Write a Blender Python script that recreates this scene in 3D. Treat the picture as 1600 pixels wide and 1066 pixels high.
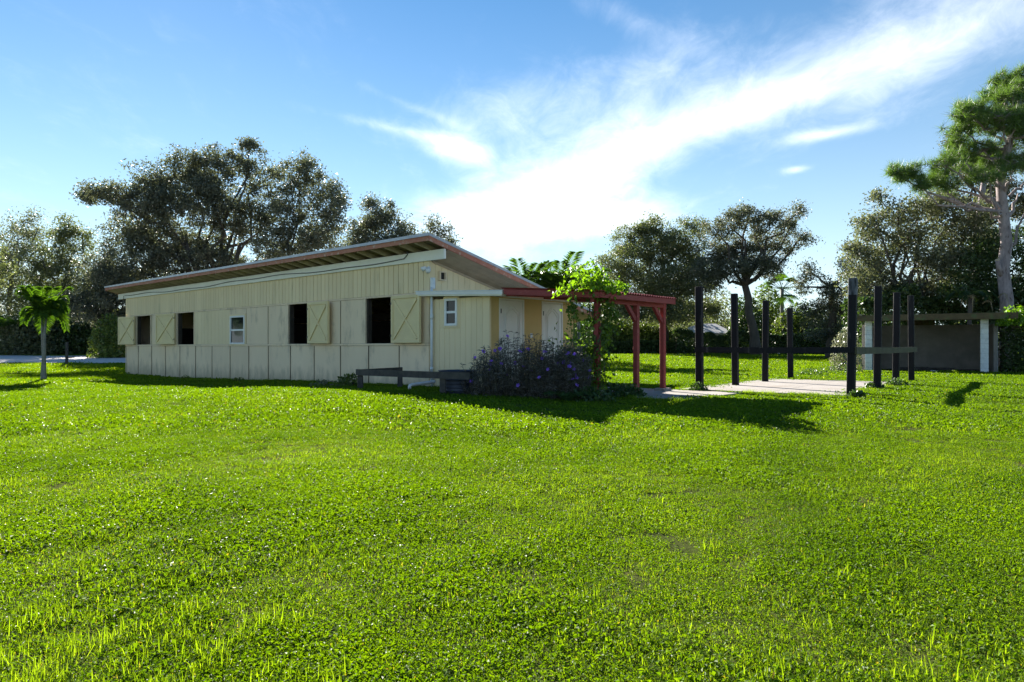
import bpy, math, random
import numpy as np
from math import radians as R, sin, cos, pi
for o in list(bpy.data.objects): bpy.data.objects.remove(o)
SC = bpy.context.scene; COL = SC.collection

# ---------------------------------------------------------------- camera, sky, sun, exposure
FPX, CXP, HY, CAMZ = 1085.0, 800.0, 542.0, 1.5
cd = bpy.data.cameras.new('camera'); cam = bpy.data.objects.new('camera', cd); COL.objects.link(cam)
cam.location = (0, 0, CAMZ); cam.rotation_euler = (pi/2, 0, 0)
cd.sensor_width = 36; cd.lens = 36*FPX/1600; cd.shift_y = (HY-533)/1600; cd.clip_end = 3000; cd.clip_start = .05
SC.camera = cam
SUN_AZ, SUN_EL = -26.0, 27.0            # degrees; azimuth to the right of the view direction
sd = bpy.data.lights.new('sun', 'SUN'); sun = bpy.data.objects.new('sun', sd); COL.objects.link(sun)
sd.energy = 4.4; sd.angle = R(.5); sd.color = (1, .94, .84)
sun.rotation_euler = (pi/2-R(SUN_EL), 0, pi-R(SUN_AZ)); sun.location = (0, 0, 30)
SC.view_settings.view_transform = 'Standard'; SC.view_settings.look = 'None'; SC.view_settings.gamma = 1
SC.view_settings.use_curve_mapping = False
SC.view_settings.exposure = 2.08
SC.cycles.max_bounces = 8; SC.cycles.transparent_max_bounces = 6; SC.cycles.use_denoising = True
SC.cycles.sample_clamp_indirect = 6

world = bpy.data.worlds.new('World'); SC.world = world; world.use_nodes = True
wt = world.node_tree; wt.nodes.clear()
def N(t, typ, **kw):
    n = t.nodes.new(typ)
    for k, v in kw.items():
        if k.startswith('i_'): n.inputs[k[2:].replace('_', ' ')].default_value = v
        else: setattr(n, k, v)
    return n
def math_(t, op, a, b=None, c=None):
    n = t.nodes.new('ShaderNodeMath'); n.operation = op
    for i, x in enumerate((a, b, c)):
        if x is None: continue
        if isinstance(x, (int, float)): n.inputs[i].default_value = x
        else: t.links.new(x, n.inputs[i])
    return n.outputs[0]
def build_sky():
    t = wt; L = t.links.new
    sky = N(t, 'ShaderNodeTexSky', sky_type='NISHITA', sun_disc=False, sun_elevation=R(SUN_EL), sun_rotation=R(SUN_AZ),
            altitude=0, air_density=1.0, dust_density=.02, ozone_density=2.0)
    hs = N(t, 'ShaderNodeHueSaturation', i_Saturation=1.42, i_Value=.26); L(sky.outputs[0], hs.inputs['Color'])
    tc = N(t, 'ShaderNodeTexCoord'); sp = N(t, 'ShaderNodeSeparateXYZ'); L(tc.outputs['Generated'], sp.inputs[0])
    x, y, z = sp.outputs
    az = math_(t, 'ARCTAN2', x, y); el = math_(t, 'ARCSINE', z)
    zz = math_(t, 'ADD', math_(t, 'MAXIMUM', z, 0.0), .16)
    cb = N(t, 'ShaderNodeCombineXYZ'); L(math_(t, 'DIVIDE', x, zz), cb.inputs[0]); L(math_(t, 'DIVIDE', y, zz), cb.inputs[1])
    def noise(scale, detail, rough, dist, rot, sc):
        m = N(t, 'ShaderNodeMapping'); m.inputs['Rotation'].default_value = (0, 0, rot); m.inputs['Scale'].default_value = sc
        L(cb.outputs[0], m.inputs[0]); n = N(t, 'ShaderNodeTexNoise'); L(m.outputs[0], n.inputs['Vector'])
        n.inputs['Scale'].default_value = scale; n.inputs['Detail'].default_value = detail
        n.inputs['Roughness'].default_value = rough; n.inputs['Distortion'].default_value = dist
        return n.outputs[0]
    n1 = noise(1.3, 9, .58, .7, R(-35), (1, .6, 1)); n2 = noise(7.0, 10, .66, .5, R(-28), (1, .6, 1))
    nn = math_(t, 'ADD', math_(t, 'MULTIPLY', n1, .66), math_(t, 'MULTIPLY', n2, .44))
    # banks of cirrus and cumulus haze: (px, py, rx, ry, tilt in degrees, weight) read off as azimuth and elevation
    banks = [(900, 240, 280, 110, 20, .12), (1330, 110, 280, 100, 22, .10), (880, 290, 150, 62, 22, .34), (1050, 200, 120, 44, 20, .28), (800, 330, 190, 52, 2, .30), (712, 232, 56, 22, -14, .40), (960, 345, 110, 22, 6, .30),
             (1180, 165, 90, 34, 10, .28), (1330, 100, 190, 80, 24, .19), (1500, 70, 150, 60, 28, .17), (1300, 208, 80, 10, 3, .30), (1245, 265, 22, 7, 4, .36),
             (960, 20, 70, 26, -20, .18), (840, 165, 200, 60, 12, .24), (590, 195, 110, 9, -9, .16), (640, 165, 90, 8, -18, .13)]
    acc = None
    for px, py, rx, ry, tilt, w in banks:
        a0 = math.atan((px-CXP)/FPX); e0 = math.atan((HY-py)/FPX*cos(a0)); sx = rx/FPX*cos(a0)**2; sy = ry/FPX*cos(a0)*cos(e0)**2
        da = math_(t, 'SUBTRACT', az, a0); de = math_(t, 'SUBTRACT', el, e0); c, s = cos(R(tilt)), sin(R(tilt))
        p = math_(t, 'MULTIPLY', math_(t, 'ADD', math_(t, 'MULTIPLY', da, c), math_(t, 'MULTIPLY', de, s)), 1/sx)
        q = math_(t, 'MULTIPLY', math_(t, 'SUBTRACT', math_(t, 'MULTIPLY', de, c), math_(t, 'MULTIPLY', da, s)), 1/sy)
        g = math_(t, 'POWER', 2.718, math_(t, 'MULTIPLY', math_(t, 'ADD', math_(t, 'MULTIPLY', p, p), math_(t, 'MULTIPLY', q, q)), -1.0))
        g = math_(t, 'MULTIPLY', g, w); acc = g if acc is None else math_(t, 'ADD', acc, g)
    # thin haze paling the sky towards the horizon all round
    veil = math_(t, 'MULTIPLY', math_(t, 'POWER', 2.718, math_(t, 'MULTIPLY', math_(t, 'MAXIMUM', el, 0.0), -4.5)), .92)
    hz = N(t, 'ShaderNodeMix', data_type='RGBA'); L(veil, hz.inputs[0]); L(hs.outputs[0], hz.inputs[6]); hz.inputs[7].default_value = (1.95, 2.4, 2.65, 1)
    dens = math_(t, 'ADD', nn, acc)
    mr = N(t, 'ShaderNodeMapRange', interpolation_type='SMOOTHSTEP'); L(dens, mr.inputs[0])
    mr.inputs['From Min'].default_value = .56; mr.inputs['From Max'].default_value = 1.62
    mix = N(t, 'ShaderNodeMix', data_type='RGBA'); L(mr.outputs[0], mix.inputs[0]); L(hz.outputs[2], mix.inputs[6])
    mix.inputs[7].default_value = (5.2, 5.1, 4.9, 1)
    bg = N(t, 'ShaderNodeBackground', i_Strength=.125); L(mix.outputs[2], bg.inputs[0])
    out = N(t, 'ShaderNodeOutputWorld'); L(bg.outputs[0], out.inputs[0])
build_sky()

# ---------------------------------------------------------------- helpers
rng = np.random.default_rng(7); random.seed(7)
def ss(a, b, x):
    t = np.clip((np.asarray(x, float)-a)/(b-a), 0, 1); return t*t*(3-2*t)
def G(x, y):
    x = np.asarray(x, float); y = np.asarray(y, float)
    g = .04+.40*ss(0, 14, y) - .24*ss(3, 16, -x)*ss(8, 20, y)*(1-ss(30, 46, y)) + .40*ss(27, 58, y)
    g = g + .13*np.exp(-(((x+4.0)/3.4)**2+((y-14.6)/2.4)**2)) - .10*ss(5, 13, x)*(1-ss(12.6, 15, y))
    return g + .012*np.sin(x*.9+1.3*np.sin(y*.5))*np.sin(y*.8+.7)
def W(px, py, Y): return np.array([(px-CXP)/FPX*Y, Y, CAMZ+(HY-py)/FPX*Y])
def PXM(Y): return Y/FPX

def fast_mesh(name, verts, faces, mat=None, smooth=False):
    """verts (n,3); faces: one (m,k) int array or a list of such arrays"""
    me = bpy.data.meshes.new(name)
    verts = np.asarray(verts, np.float32); fl = faces if isinstance(faces, list) else [faces]
    fl = [np.asarray(f, np.int32) for f in fl if len(f)]
    me.vertices.add(len(verts)); me.vertices.foreach_set('co', verts.ravel())
    nl = sum(f.size for f in fl); npoly = sum(len(f) for f in fl)
    me.loops.add(nl); me.loops.foreach_set('vertex_index', np.concatenate([f.ravel() for f in fl]))
    st = []; k = 0
    for f in fl:
        st.append(k+np.arange(len(f))*f.shape[1]); k += f.size
    me.polygons.add(npoly); me.polygons.foreach_set('loop_start', np.concatenate(st).astype(np.int32))
    me.polygons.foreach_set('use_smooth', np.full(npoly, bool(smooth)))
    me.update(calc_edges=True); me.validate()
    if mat: me.materials.append(mat)
    return me
def link(name, me, parent=None, loc=(0, 0, 0), rot=(0, 0, 0), **props):
    o = bpy.data.objects.new(name, me); COL.objects.link(o); o.location = loc; o.rotation_euler = rot
    if parent is not None: o.parent = parent
    for k, v in props.items(): o[k] = v
    return o
def thing(name, label, cat, loc=(0, 0, 0), rz=0, group=None):
    o = bpy.data.objects.new(name, None); COL.objects.link(o); o.location = loc; o.rotation_euler = (0, 0, rz)
    o['label'] = label; o['category'] = cat
    if group: o['group'] = group
    return o

class MB:
    def __init__(s): s.v = []; s.q = []; s.t = []; s.n = 0
    def add(s, v, q=None, t=None):
        v = np.asarray(v, float); s.v.append(v)
        if q is not None and len(q): s.q.append(np.asarray(q, int)+s.n)
        if t is not None and len(t): s.t.append(np.asarray(t, int)+s.n)
        s.n += len(v); return s
    def hexa(s, p):   # 8 corners: bottom 4 ccw, top 4 ccw
        return s.add(p, [(0, 3, 2, 1), (4, 5, 6, 7), (0, 1, 5, 4), (1, 2, 6, 5), (2, 3, 7, 6), (3, 0, 4, 7)])
    def box(s, x0, x1, y0, y1, z0, z1, bev=0):
        if bev <= 0:
            return s.hexa([(x0, y0, z0), (x1, y0, z0), (x1, y1, z0), (x0, y1, z0), (x0, y0, z1), (x1, y0, z1), (x1, y1, z1), (x0, y1, z1)])
        b = bev; V = []; idx = {}
        # chamfered box: each corner split in three
        for i, x in enumerate((x0, x1)):
            for j, y in enumerate((y0, y1)):
                for k, z in enumerate((z0, z1)):
                    sx, sy, sz = (1, -1)[i], (1, -1)[j], (1, -1)[k]
                    for a, p in enumerate(((x, y+sy*b, z+sz*b), (x+sx*b, y, z+sz*b), (x+sx*b, y+sy*b, z))):
                        idx[i, j, k, a] = len(V); V.append(p)
        I = idx; q = []; t = []
        for i in (0, 1):
            f = [I[i, 0, 0, 0], I[i, 1, 0, 0], I[i, 1, 1, 0], I[i, 0, 1, 0]]; q.append(f if i else f[::-1])
            f = [I[0, i, 0, 1], I[1, i, 0, 1], I[1, i, 1, 1], I[0, i, 1, 1]]; q.append(f[::-1] if i else f)
            f = [I[0, 0, i, 2], I[1, 0, i, 2], I[1, 1, i, 2], I[0, 1, i, 2]]; q.append(f if i else f[::-1])
        for a in (0, 1):
            for c in (0, 1):
                f = [I[a, c, 0, 0], I[a, c, 1, 0], I[a, c, 1, 1], I[a, c, 0, 1]]; q.append(f)
                f = [I[a, 0, c, 0], I[a, 1, c, 0], I[a, 1, c, 2], I[a, 0, c, 2]]; q.append(f)
                f = [I[0, a, c, 1], I[1, a, c, 1], I[1, a, c, 2], I[0, a, c, 2]]; q.append(f)
        for i in (0, 1):
            for j in (0, 1):
                for k in (0, 1): t.append([I[i, j, k, 0], I[i, j, k, 1], I[i, j, k, 2]])
        return s.add(V, q, t)
    def bar(s, a, b, w, h, up=(0, 0, 1)):
        a = np.array(a, float); b = np.array(b, float); d = b-a; d /= np.linalg.norm(d); up = np.array(up, float)
        r = np.cross(d, up)
        if np.linalg.norm(r) < 1e-6: r = np.cross(d, (1, 0, 0))
        r /= np.linalg.norm(r); n = np.cross(r, d); r = r*w/2; n = n*h/2
        return s.hexa([a-r-n, a+r-n, b+r-n, b-r-n, a-r+n, a+r+n, b+r+n, b-r+n])
    def tube(s, pts, rad, k=8, cap=True):
        pts = np.asarray(pts, float); m = len(pts); rad = np.broadcast_to(np.asarray(rad, float), (m,))
        d = np.gradient(pts, axis=0); d /= np.linalg.norm(d, axis=1)[:, None]+1e-9
        ref = np.array((.31, .17, .94)) if abs(d[0][2]) < .8 else np.array((.95, .2, .1))
        a = np.cross(d, ref); a /= np.linalg.norm(a, axis=1)[:, None]+1e-9; b = np.cross(d, a)
        th = np.arange(k)*2*pi/k
        V = pts[:, None]+rad[:, None, None]*(np.cos(th)[None, :, None]*a[:, None]+np.sin(th)[None, :, None]*b[:, None])
        i = np.arange(m-1)[:, None]*k; j = np.arange(k)[None]; j2 = (j+1) % k
        q = np.stack([i+j, i+j2, i+k+j2, i+k+j], -1).reshape(-1, 4)
        V = V.reshape(-1, 3); t = []
        if cap:
            V = np.vstack([V, pts[0], pts[-1]]); c0 = m*k; c1 = c0+1
            t = [(c0, (x+1) % k, x) for x in range(k)]+[(c1, (m-1)*k+x, (m-1)*k+(x+1) % k) for x in range(k)]
        return s.add(V, q, t)
    def mesh(s, name, mat, smooth=False):
        f = []
        if s.q: f.append(np.vstack(s.q))
        if s.t: f.append(np.vstack(s.t))
        return fast_mesh(name, np.vstack(s.v), f, mat, smooth)
    def build(s, name, mat, parent=None, smooth=False, **kw): return link(name, s.mesh(name, mat, smooth), parent, **kw)

# ---------------------------------------------------------------- materials
def mat(name, c1, c2=None, scale=4, rough=.7, bump=0, bscale=None, spec=.4, stretch=(1, 1, 1), rand=.0, c3=None, s3=1.0, t3=(.55, .7), metal=0, coords='POS', mud=None):
    m = bpy.data.materials.new(name); m.use_nodes = True; t = m.node_tree; t.nodes.clear(); L = t.links.new
    out = N(t, 'ShaderNodeOutputMaterial'); b = N(t, 'ShaderNodeBsdfPrincipled'); L(b.outputs[0], out.inputs[0])
    b.inputs['Roughness'].default_value = rough; b.inputs['Specular IOR Level'].default_value = spec; b.inputs['Metallic'].default_value = metal
    geo = N(t, 'ShaderNodeNewGeometry'); mp = N(t, 'ShaderNodeMapping'); mp.inputs['Scale'].default_value = stretch
    if coords == 'POS': L(geo.outputs['Position'], mp.inputs[0])
    else:
        tc = N(t, 'ShaderNodeTexCoord'); L(tc.outputs['Object'], mp.inputs[0])
    def noise(s, d=6, r=.6):
        n = N(t, 'ShaderNodeTexNoise'); n.inputs['Scale'].default_value = s; n.inputs['Detail'].default_value = d; n.inputs['Roughness'].default_value = r
        L(mp.outputs[0], n.inputs['Vector']); return n.outputs[0]
    def mixc(fac, a, bb):
        x = N(t, 'ShaderNodeMix', data_type='RGBA'); L(fac, x.inputs[0])
        for i, c in ((6, a), (7, bb)):
            if isinstance(c, tuple): x.inputs[i].default_value = (*c, 1)
            else: L(c, x.inputs[i])
        return x.outputs[2]
    col = c1
    if c2 is not None:
        mr = N(t, 'ShaderNodeMapRange'); L(noise(scale), mr.inputs[0]); mr.inputs['From Min'].default_value = .36; mr.inputs['From Max'].default_value = .64
        col = mixc(mr.outputs[0], c1, c2)
    if c3 is not None:
        mr = N(t, 'ShaderNodeMapRange', interpolation_type='SMOOTHSTEP'); L(noise(s3, 8, .68), mr.inputs[0]); mr.inputs['From Min'].default_value = t3[0]; mr.inputs['From Max'].default_value = t3[1]
        col = mixc(mr.outputs[0], col, c3)
    if mud:   # splashed dirt low on the boards
        sz = N(t, 'ShaderNodeSeparateXYZ'); L(geo.outputs['Position'], sz.inputs[0])
        h = math_(t, 'ADD', sz.outputs[2], math_(t, 'MULTIPLY', math_(t, 'SUBTRACT', noise(5, 6), .5), 1.1))
        mr = N(t, 'ShaderNodeMapRange', interpolation_type='SMOOTHSTEP'); L(h, mr.inputs[0]); mr.inputs['From Min'].default_value = mud[1]; mr.inputs['From Max'].default_value = mud[2]; mr.inputs['To Min'].default_value = .75; mr.inputs['To Max'].default_value = 0
        col = mixc(mr.outputs[0], col, mud[0])
    if rand > 0:
        oi = N(t, 'ShaderNodeObjectInfo'); hs = N(t, 'ShaderNodeHueSaturation')
        v = math_(t, 'ADD', math_(t, 'MULTIPLY', oi.outputs['Random'], 2*rand), 1-rand); L(v, hs.inputs['Value'])
        if isinstance(col, tuple): hs.inputs['Color'].default_value = (*col, 1)
        else: L(col, hs.inputs['Color'])
        col = hs.outputs[0]
    if isinstance(col, tuple): b.inputs['Base Color'].default_value = (*col, 1)
    else: L(col, b.inputs['Base Color'])
    if bump:
        bp = N(t, 'ShaderNodeBump', i_Strength=bump, i_Distance=.02); L(noise(bscale or scale*6, 5), bp.inputs['Height']); L(bp.outputs[0], b.inputs['Normal'])
    return m
def leafmat(name, c1, c2, trans=.4, tcol=None, rough=.42, spec=.5, pos=None, posc=None, dead=None):
    """leaf: per-leaf colour between c1 and c2, some light passing through"""
    m = bpy.data.materials.new(name); m.use_nodes = True; t = m.node_tree; t.nodes.clear(); L = t.links.new
    out = N(t, 'ShaderNodeOutputMaterial'); b = N(t, 'ShaderNodeBsdfPrincipled'); b.inputs['Roughness'].default_value = rough; b.inputs['Specular IOR Level'].default_value = spec
    geo = N(t, 'ShaderNodeNewGeometry'); x = N(t, 'ShaderNodeMix', data_type='RGBA'); L(geo.outputs['Random Per Island'], x.inputs[0])
    x.inputs[6].default_value = (*c1, 1); x.inputs[7].default_value = (*c2, 1); col = x.outputs[2]
    if pos:
        n = N(t, 'ShaderNodeTexNoise'); n.inputs['Scale'].default_value = pos; n.inputs['Detail'].default_value = 6; n.inputs['Roughness'].default_value = .65; L(geo.outputs['Position'], n.inputs['Vector'])
        mr = N(t, 'ShaderNodeMapRange'); L(n.outputs[0], mr.inputs[0]); mr.inputs['From Min'].default_value = .4; mr.inputs['From Max'].default_value = .66
        y = N(t, 'ShaderNodeMix', data_type='RGBA'); L(mr.outputs[0], y.inputs[0]); L(col, y.inputs[6]); y.inputs[7].default_value = (*posc, 1); col = y.outputs[2]
    if dead:
        cmp_ = math_(t, 'GREATER_THAN', math_(t, 'FRACT', math_(t, 'MULTIPLY', geo.outputs['Random Per Island'], 37.7)), 1-dead[0])
        y = N(t, 'ShaderNodeMix', data_type='RGBA'); L(cmp_, y.inputs[0]); L(col, y.inputs[6]); y.inputs[7].default_value = (*dead[1], 1); col = y.outputs[2]
    L(col, b.inputs['Base Color'])
    tr = N(t, 'ShaderNodeBsdfTranslucent'); g = N(t, 'ShaderNodeMix', data_type='RGBA', blend_type='MULTIPLY'); g.inputs[0].default_value = 1
    L(col, g.inputs[6]); g.inputs[7].default_value = (*(tcol or (1.5, 1.6, .6)), 1); L(g.outputs[2], tr.inputs[0])
    ms = N(t, 'ShaderNodeMixShader', i_Fac=trans); L(b.outputs[0], ms.inputs[1]); L(tr.outputs[0], ms.inputs[2]); L(ms.outputs[0], out.inputs[0])
    return m
def glass(name, tint=(.012, .016, .02)):
    m = mat(name, tint, rough=.05, spec=.32, bump=.12, bscale=2.5); return m
M = {}
M['cream'] = mat('cream_paint', (.84, .68, .42), (.78, .625, .38), 1.2, .75, .15, 40, stretch=(1, 1, .25), rand=.035, c3=(.48, .40, .23), s3=1.6, t3=(.55, .8), mud=((.36, .30, .20), .25, .85))
M['panel'] = mat('cream_panel', (.84, .67, .46), (.78, .615, .42), .9, .75, .15, 40, stretch=(1, 1, .4), rand=.04, c3=(.50, .40, .28), s3=1.9, t3=(.50, .72), mud=((.36, .30, .20), .25, .95))
M['shutter'] = mat('shutter_paint', (.80, .66, .36), (.74, .60, .33), 2, .7, .12, 50, rand=.03)
M['tan'] = mat('tan_paint', (.66, .48, .20), (.60, .43, .18), 1.5, .75, .1, 50)
M['white_beam'] = mat('beam_paint', (.86, .85, .76), (.80, .78, .68), 1.5, .7, .1, 30, c3=(.62, .58, .46), s3=2.5, t3=(.6, .8))
M['white'] = mat('white_paint', (.80, .80, .78), (.74, .74, .73), 3, .5)
M['door'] = mat('door_paint', (.84, .83, .79), (.78, .77, .73), 2, .45)
M['pvc'] = mat('white_plastic', (.72, .74, .75), (.62, .64, .66), 6, .4)
M['fascia'] = mat('red_fascia', (.40, .15, .095), (.46, .21, .14), 3, .75, .2, 40, c3=(.52, .36, .27), s3=7, t3=(.55, .64))
M['metal'] = mat('grey_metal_roof', (.32, .34, .37), (.42, .43, .46), 3, .4, spec=.5, metal=.35)
M['rafter'] = mat('rafter_wood', (.50, .42, .26), (.40, .335, .205), 5, .85, .2, 40, rand=.12)
M['deck'] = mat('deck_wood', (.27, .22, .13), (.20, .16, .095), 4, .85, rand=.08)
M['soffit'] = mat('soffit_wood', (.46, .36, .25), (.38, .295, .205), 3, .85, rand=.06)
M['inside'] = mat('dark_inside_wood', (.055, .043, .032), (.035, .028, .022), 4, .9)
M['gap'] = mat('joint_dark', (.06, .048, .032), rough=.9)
M['dirt'] = mat('dirt_floor', (.10, .075, .05), (.07, .055, .04), 3, .95)
M['black_metal'] = mat('black_metal', (.015, .015, .015), rough=.5)
M['cable'] = mat('cable_rubber', (.12, .125, .12), rough=.6)
M['glass'] = glass('window_glass')
M['brass'] = mat('knob_metal', (.6, .57, .5), rough=.3, metal=.8)
M['red'] = mat('red_paint', (.28, .040, .034), (.23, .032, .028), 4, .6, .1, 50, rand=.06, c3=(.33, .10, .08), s3=9, t3=(.60, .70))
M['red_roof'] = mat('red_metal', (.27, .042, .04), (.32, .06, .052), 3, .4, spec=.5)
M['concrete'] = mat('concrete', (.31, .28, .255), (.25, .225, .205), 1.6, .9, .3, 30, c3=(.24, .20, .16), s3=.8, t3=(.52, .72))
M['footing'] = mat('footing_concrete', (.33, .31, .28), (.22, .2, .18), 5, .9, .3, 40)
M['black'] = mat('black_stained_wood', (.008, .008, .011), (.015, .014, .016), 5, .75, .4, 30, spec=.2, stretch=(1, 1, .15), rand=.1, c3=(.06, .055, .055), s3=7, t3=(.58, .7))
M['worn'] = mat('worn_grey_wood', (.018, .02, .026), (.15, .155, .17), 11, .8, .4, 30, stretch=(1, 1, .25))
M['olive'] = mat('olive_board', (.085, .08, .045), (.055, .052, .03), 4, .8, .3, 30, stretch=(1, 1, .3))
M['plank'] = mat('dark_plank', (.04, .037, .035), (.075, .068, .06), 6, .8, .4, 40)
M['tub'] = mat('dark_tub_plastic', (.03, .037, .06), (.045, .052, .075), 5, .45)
M['block'] = mat('grey_block', (.24, .25, .255), (.18, .185, .19), 5, .9, .3, 40, rand=.08)
M['whiteblock'] = mat('white_block', (.74, .76, .76), (.60, .62, .62), 6, .85, .3, 40, rand=.05)
M['render'] = mat('rough_grey_wall', (.25, .23, .205), (.17, .155, .14), 1.5, .95, .3, 20, c3=(.2, .18, .16), s3=.9, t3=(.5, .7))
M['oldroof'] = mat('old_roof_board', (.13, .092, .045), (.085, .06, .032), 4, .9, .3, 30, c3=(.10, .12, .05), s3=3, t3=(.5, .65))
M['asphalt'] = mat('pale_asphalt', (.60, .55, .52), (.52, .47, .45), .6, .9)
M['shingle'] = mat('grey_shingle', (.48, .48, .5), (.42, .42, .44), 3, .9)
M['stucco'] = mat('stucco', (.6, .56, .48), (.55, .5, .43), 1, .9)
M['bark'] = mat('oak_bark', (.095, .08, .066), (.055, .047, .04), 4, .95, .8, 18, stretch=(1, 1, .3))
M['pinebark'] = mat('pine_bark', (.34, .285, .28), (.20, .165, .165), 5, .95, .9, 14, stretch=(1, 1, .35), c3=(.10, .075, .065), s3=7, t3=(.56, .64))
M['cutwood'] = mat('cut_wood', (.55, .42, .27), (.48, .36, .22), 12, .9)
M['palmbark'] = mat('palm_trunk', (.24, .235, .22), (.17, .165, .15), 3, .85, .4, 30, stretch=(.4, .4, 3))
M['stem'] = mat('green_stem', (.08, .075, .04), (.05, .04, .03), 5, .8)
M['soil'] = mat('lawn_soil', (.05, .062, .018), (.08, .085, .03), .8, 1.0, .6, 30, spec=.0, c3=(.075, .055, .032), s3=1.3, t3=(.58, .70))

M['oak'] = leafmat('oak_leaf', (.058, .066, .046), (.165, .168, .122), .38, (1.25, 1.35, .8), .5, .36)
M['oak2'] = leafmat('oak_leaf_olive', (.072, .088, .042), (.18, .19, .105), .4, (1.3, 1.45, .7), .5, .36)
M['paleleaf'] = leafmat('pale_leaf', (.074, .088, .050), (.20, .205, .14), .38, (1.3, 1.4, .75), .5, .36)
M['needle'] = leafmat('pine_needle', (.06, .11, .03), (.14, .205, .065), .4, (1.4, 1.6, .5), .45, .4)
M['hedge'] = leafmat('hedge_leaf', (.026, .05, .016), (.075, .115, .036), .3, (1.4, 1.6, .6), .42, .45)
M['bush'] = leafmat('bush_leaf', (.065, .10, .022), (.15, .20, .05), .4, (1.4, 1.5, .5), .42, .4)
M['palmleaf'] = leafmat('palm_leaf', (.04, .085, .018), (.085, .15, .03), .42, (1.6, 1.8, .35), .4, .45)
M['darkpalm'] = leafmat('dark_palm_leaf', (.02, .045, .014), (.05, .09, .028), .35, (1.5, 1.7, .5), .38, .5)
M['youngpalm'] = leafmat('young_palm_leaf', (.05, .11, .02), (.11, .195, .034), .42, (1.6, 1.75, .3), .5, .3)
M['dryfrond'] = leafmat('dry_frond', (.30, .25, .16), (.42, .36, .24), .3, (1.1, 1.0, .8), .6, .3)
M['vine'] = leafmat('vine_leaf', (.085, .16, .018), (.16, .26, .03), .5, (1.7, 1.9, .3), .4, .4)
M['vinedark'] = leafmat('vine_leaf_dark', (.05, .095, .016), (.14, .21, .032), .46, (1.6, 1.8, .4), .4, .45)
M['ruellia'] = leafmat('ruellia_leaf', (.07, .075, .072), (.19, .175, .165), .36, (1.3, 1.3, .9), .45, .4)
M['purple'] = leafmat('purple_petal', (.22, .10, .62), (.36, .18, .78), .4, (1.2, 1.0, 1.3), .5, .3)
M['weed'] = leafmat('weed_leaf', (.03, .065, .02), (.07, .12, .035), .35, (1.5, 1.6, .5), .4, .45)
M['varieg'] = leafmat('variegated_leaf', (.10, .12, .06), (.34, .34, .24), .3, (1.2, 1.2, .9), .4, .5)
M['grass'] = leafmat('grass_blade', (.098, .17, .018), (.19, .272, .04), .62, (2.0, 1.9, .2), .65, .06, pos=.55, posc=(.085, .145, .016), dead=(.04, (.26, .25, .13)))
M['clover'] = leafmat('lawn_weed_leaf', (.06, .125, .007), (.13, .21, .014), .46, (1.9, 1.85, .12), .5, .12, pos=.7, posc=(.055, .11, .010), dead=(.002, (.2, .17, .08)))

# ---------------------------------------------------------------- ground, drive, slabs
def lawn():
    ys = np.unique(np.concatenate([np.linspace(-30, 0, 16), np.linspace(0, 30, 121), np.linspace(30, 70, 60), np.linspace(70, 400, 40), [700, 1500]]))
    xs = np.unique(np.concatenate([[-1500, -700], np.linspace(-400, -60, 40), np.linspace(-60, -20, 40), np.linspace(-20, 24, 140), np.linspace(24, 60, 30), np.linspace(60, 400, 40), [700, 1500]]))
    X, Y = np.meshgrid(xs, ys); Z = G(X, Y); V = np.stack([X, Y, Z], -1).reshape(-1, 3); n = len(xs)
    i = (np.arange(len(ys)-1)[:, None]*n+np.arange(n-1)[None]).ravel(); q = np.stack([i, i+1, i+n+1, i+n], -1)
    link('lawn', fast_mesh('lawn', V, q, M['soil'], True), kind='structure', label='wide sunlit green lawn in front of the barn')
lawn()
AX = -42.081
U2 = np.array([cos(R(AX)), sin(R(AX))]); V2 = np.array([-U2[1], U2[0]]); CC = np.array([-2.119, 17.809])
def BL(x, y): return CC+U2*x+V2*y          # barn frame to world
PA = np.array([4.5, 16.65]); PU = np.array([.79, -.613]); PV = np.array([.61, .79])
def PL(s, t): return PA+PU*s+PV*t          # pen frame
def poly_slab(name, pts, z0, z1, m, parent=None, **kw):
    n = len(pts); V = [(p[0], p[1], z0) for p in pts]+[(p[0], p[1], z1) for p in pts]
    me = bpy.data.meshes.new(name); me.from_pydata(V, [], [list(range(n))[::-1], list(range(n, 2*n))]+[[i, (i+1) % n, n+(i+1) % n, n+i] for i in range(n)]); me.materials.append(m)
    return link(name, me, parent, **kw)
def drive():
    xs = np.linspace(-90, 6, 70); V = []; q = []
    for i, x in enumerate(xs):
        for k, y in enumerate(np.linspace(41, 53, 5)): V.append((x, y+.6*sin(x*.07), float(G(x, y+.6*sin(x*.07)))+.03))
    for i in range(len(xs)-1):
        for k in range(4): a = i*5+k; q.append((a, a+5, a+6, a+1))
    link('driveway', fast_mesh('driveway', V, np.array(q), M['asphalt'], True), kind='structure', label='pale paved driveway strip beyond the lawn by the trees')
drive()
SLABZ = .478
pats = link('patio', None, kind='structure', label='concrete patio slabs under the red pergola and the black posts')
pats.empty_display_size = .2
def slabs():
    for (x0, x1, y0, y1) in [(2.16, 3.9, .55, 3.2), (3.915, 5.75, .3, 3.2), (5.765, 6.9, .5, 3.2)]:
        poly_slab('slab', [BL(x0, y0), BL(x1, y0), BL(x1, y1), BL(x0, y1)], .2, SLABZ-.006, M['concrete'], pats)
    for j, (t0, t1) in enumerate([(-.05, 2.3), (2.315, 4.6), (4.615, 6.9)]):
        for (s0, s1) in [(-.5, 1.6), (1.615, 3.2)]:
            poly_slab('slab', [PL(s0, t0), PL(s1, t0), PL(s1, t1), PL(s0, t1)], .2, SLABZ, M['concrete'], pats)
slabs()
SH0 = np.array([15.25, 30.0]); SHU = np.array([3.65, -2.2]); SHL = float(np.linalg.norm(SHU)); SHU = SHU/SHL; SHV = np.array([-SHU[1], SHU[0]])
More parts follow.
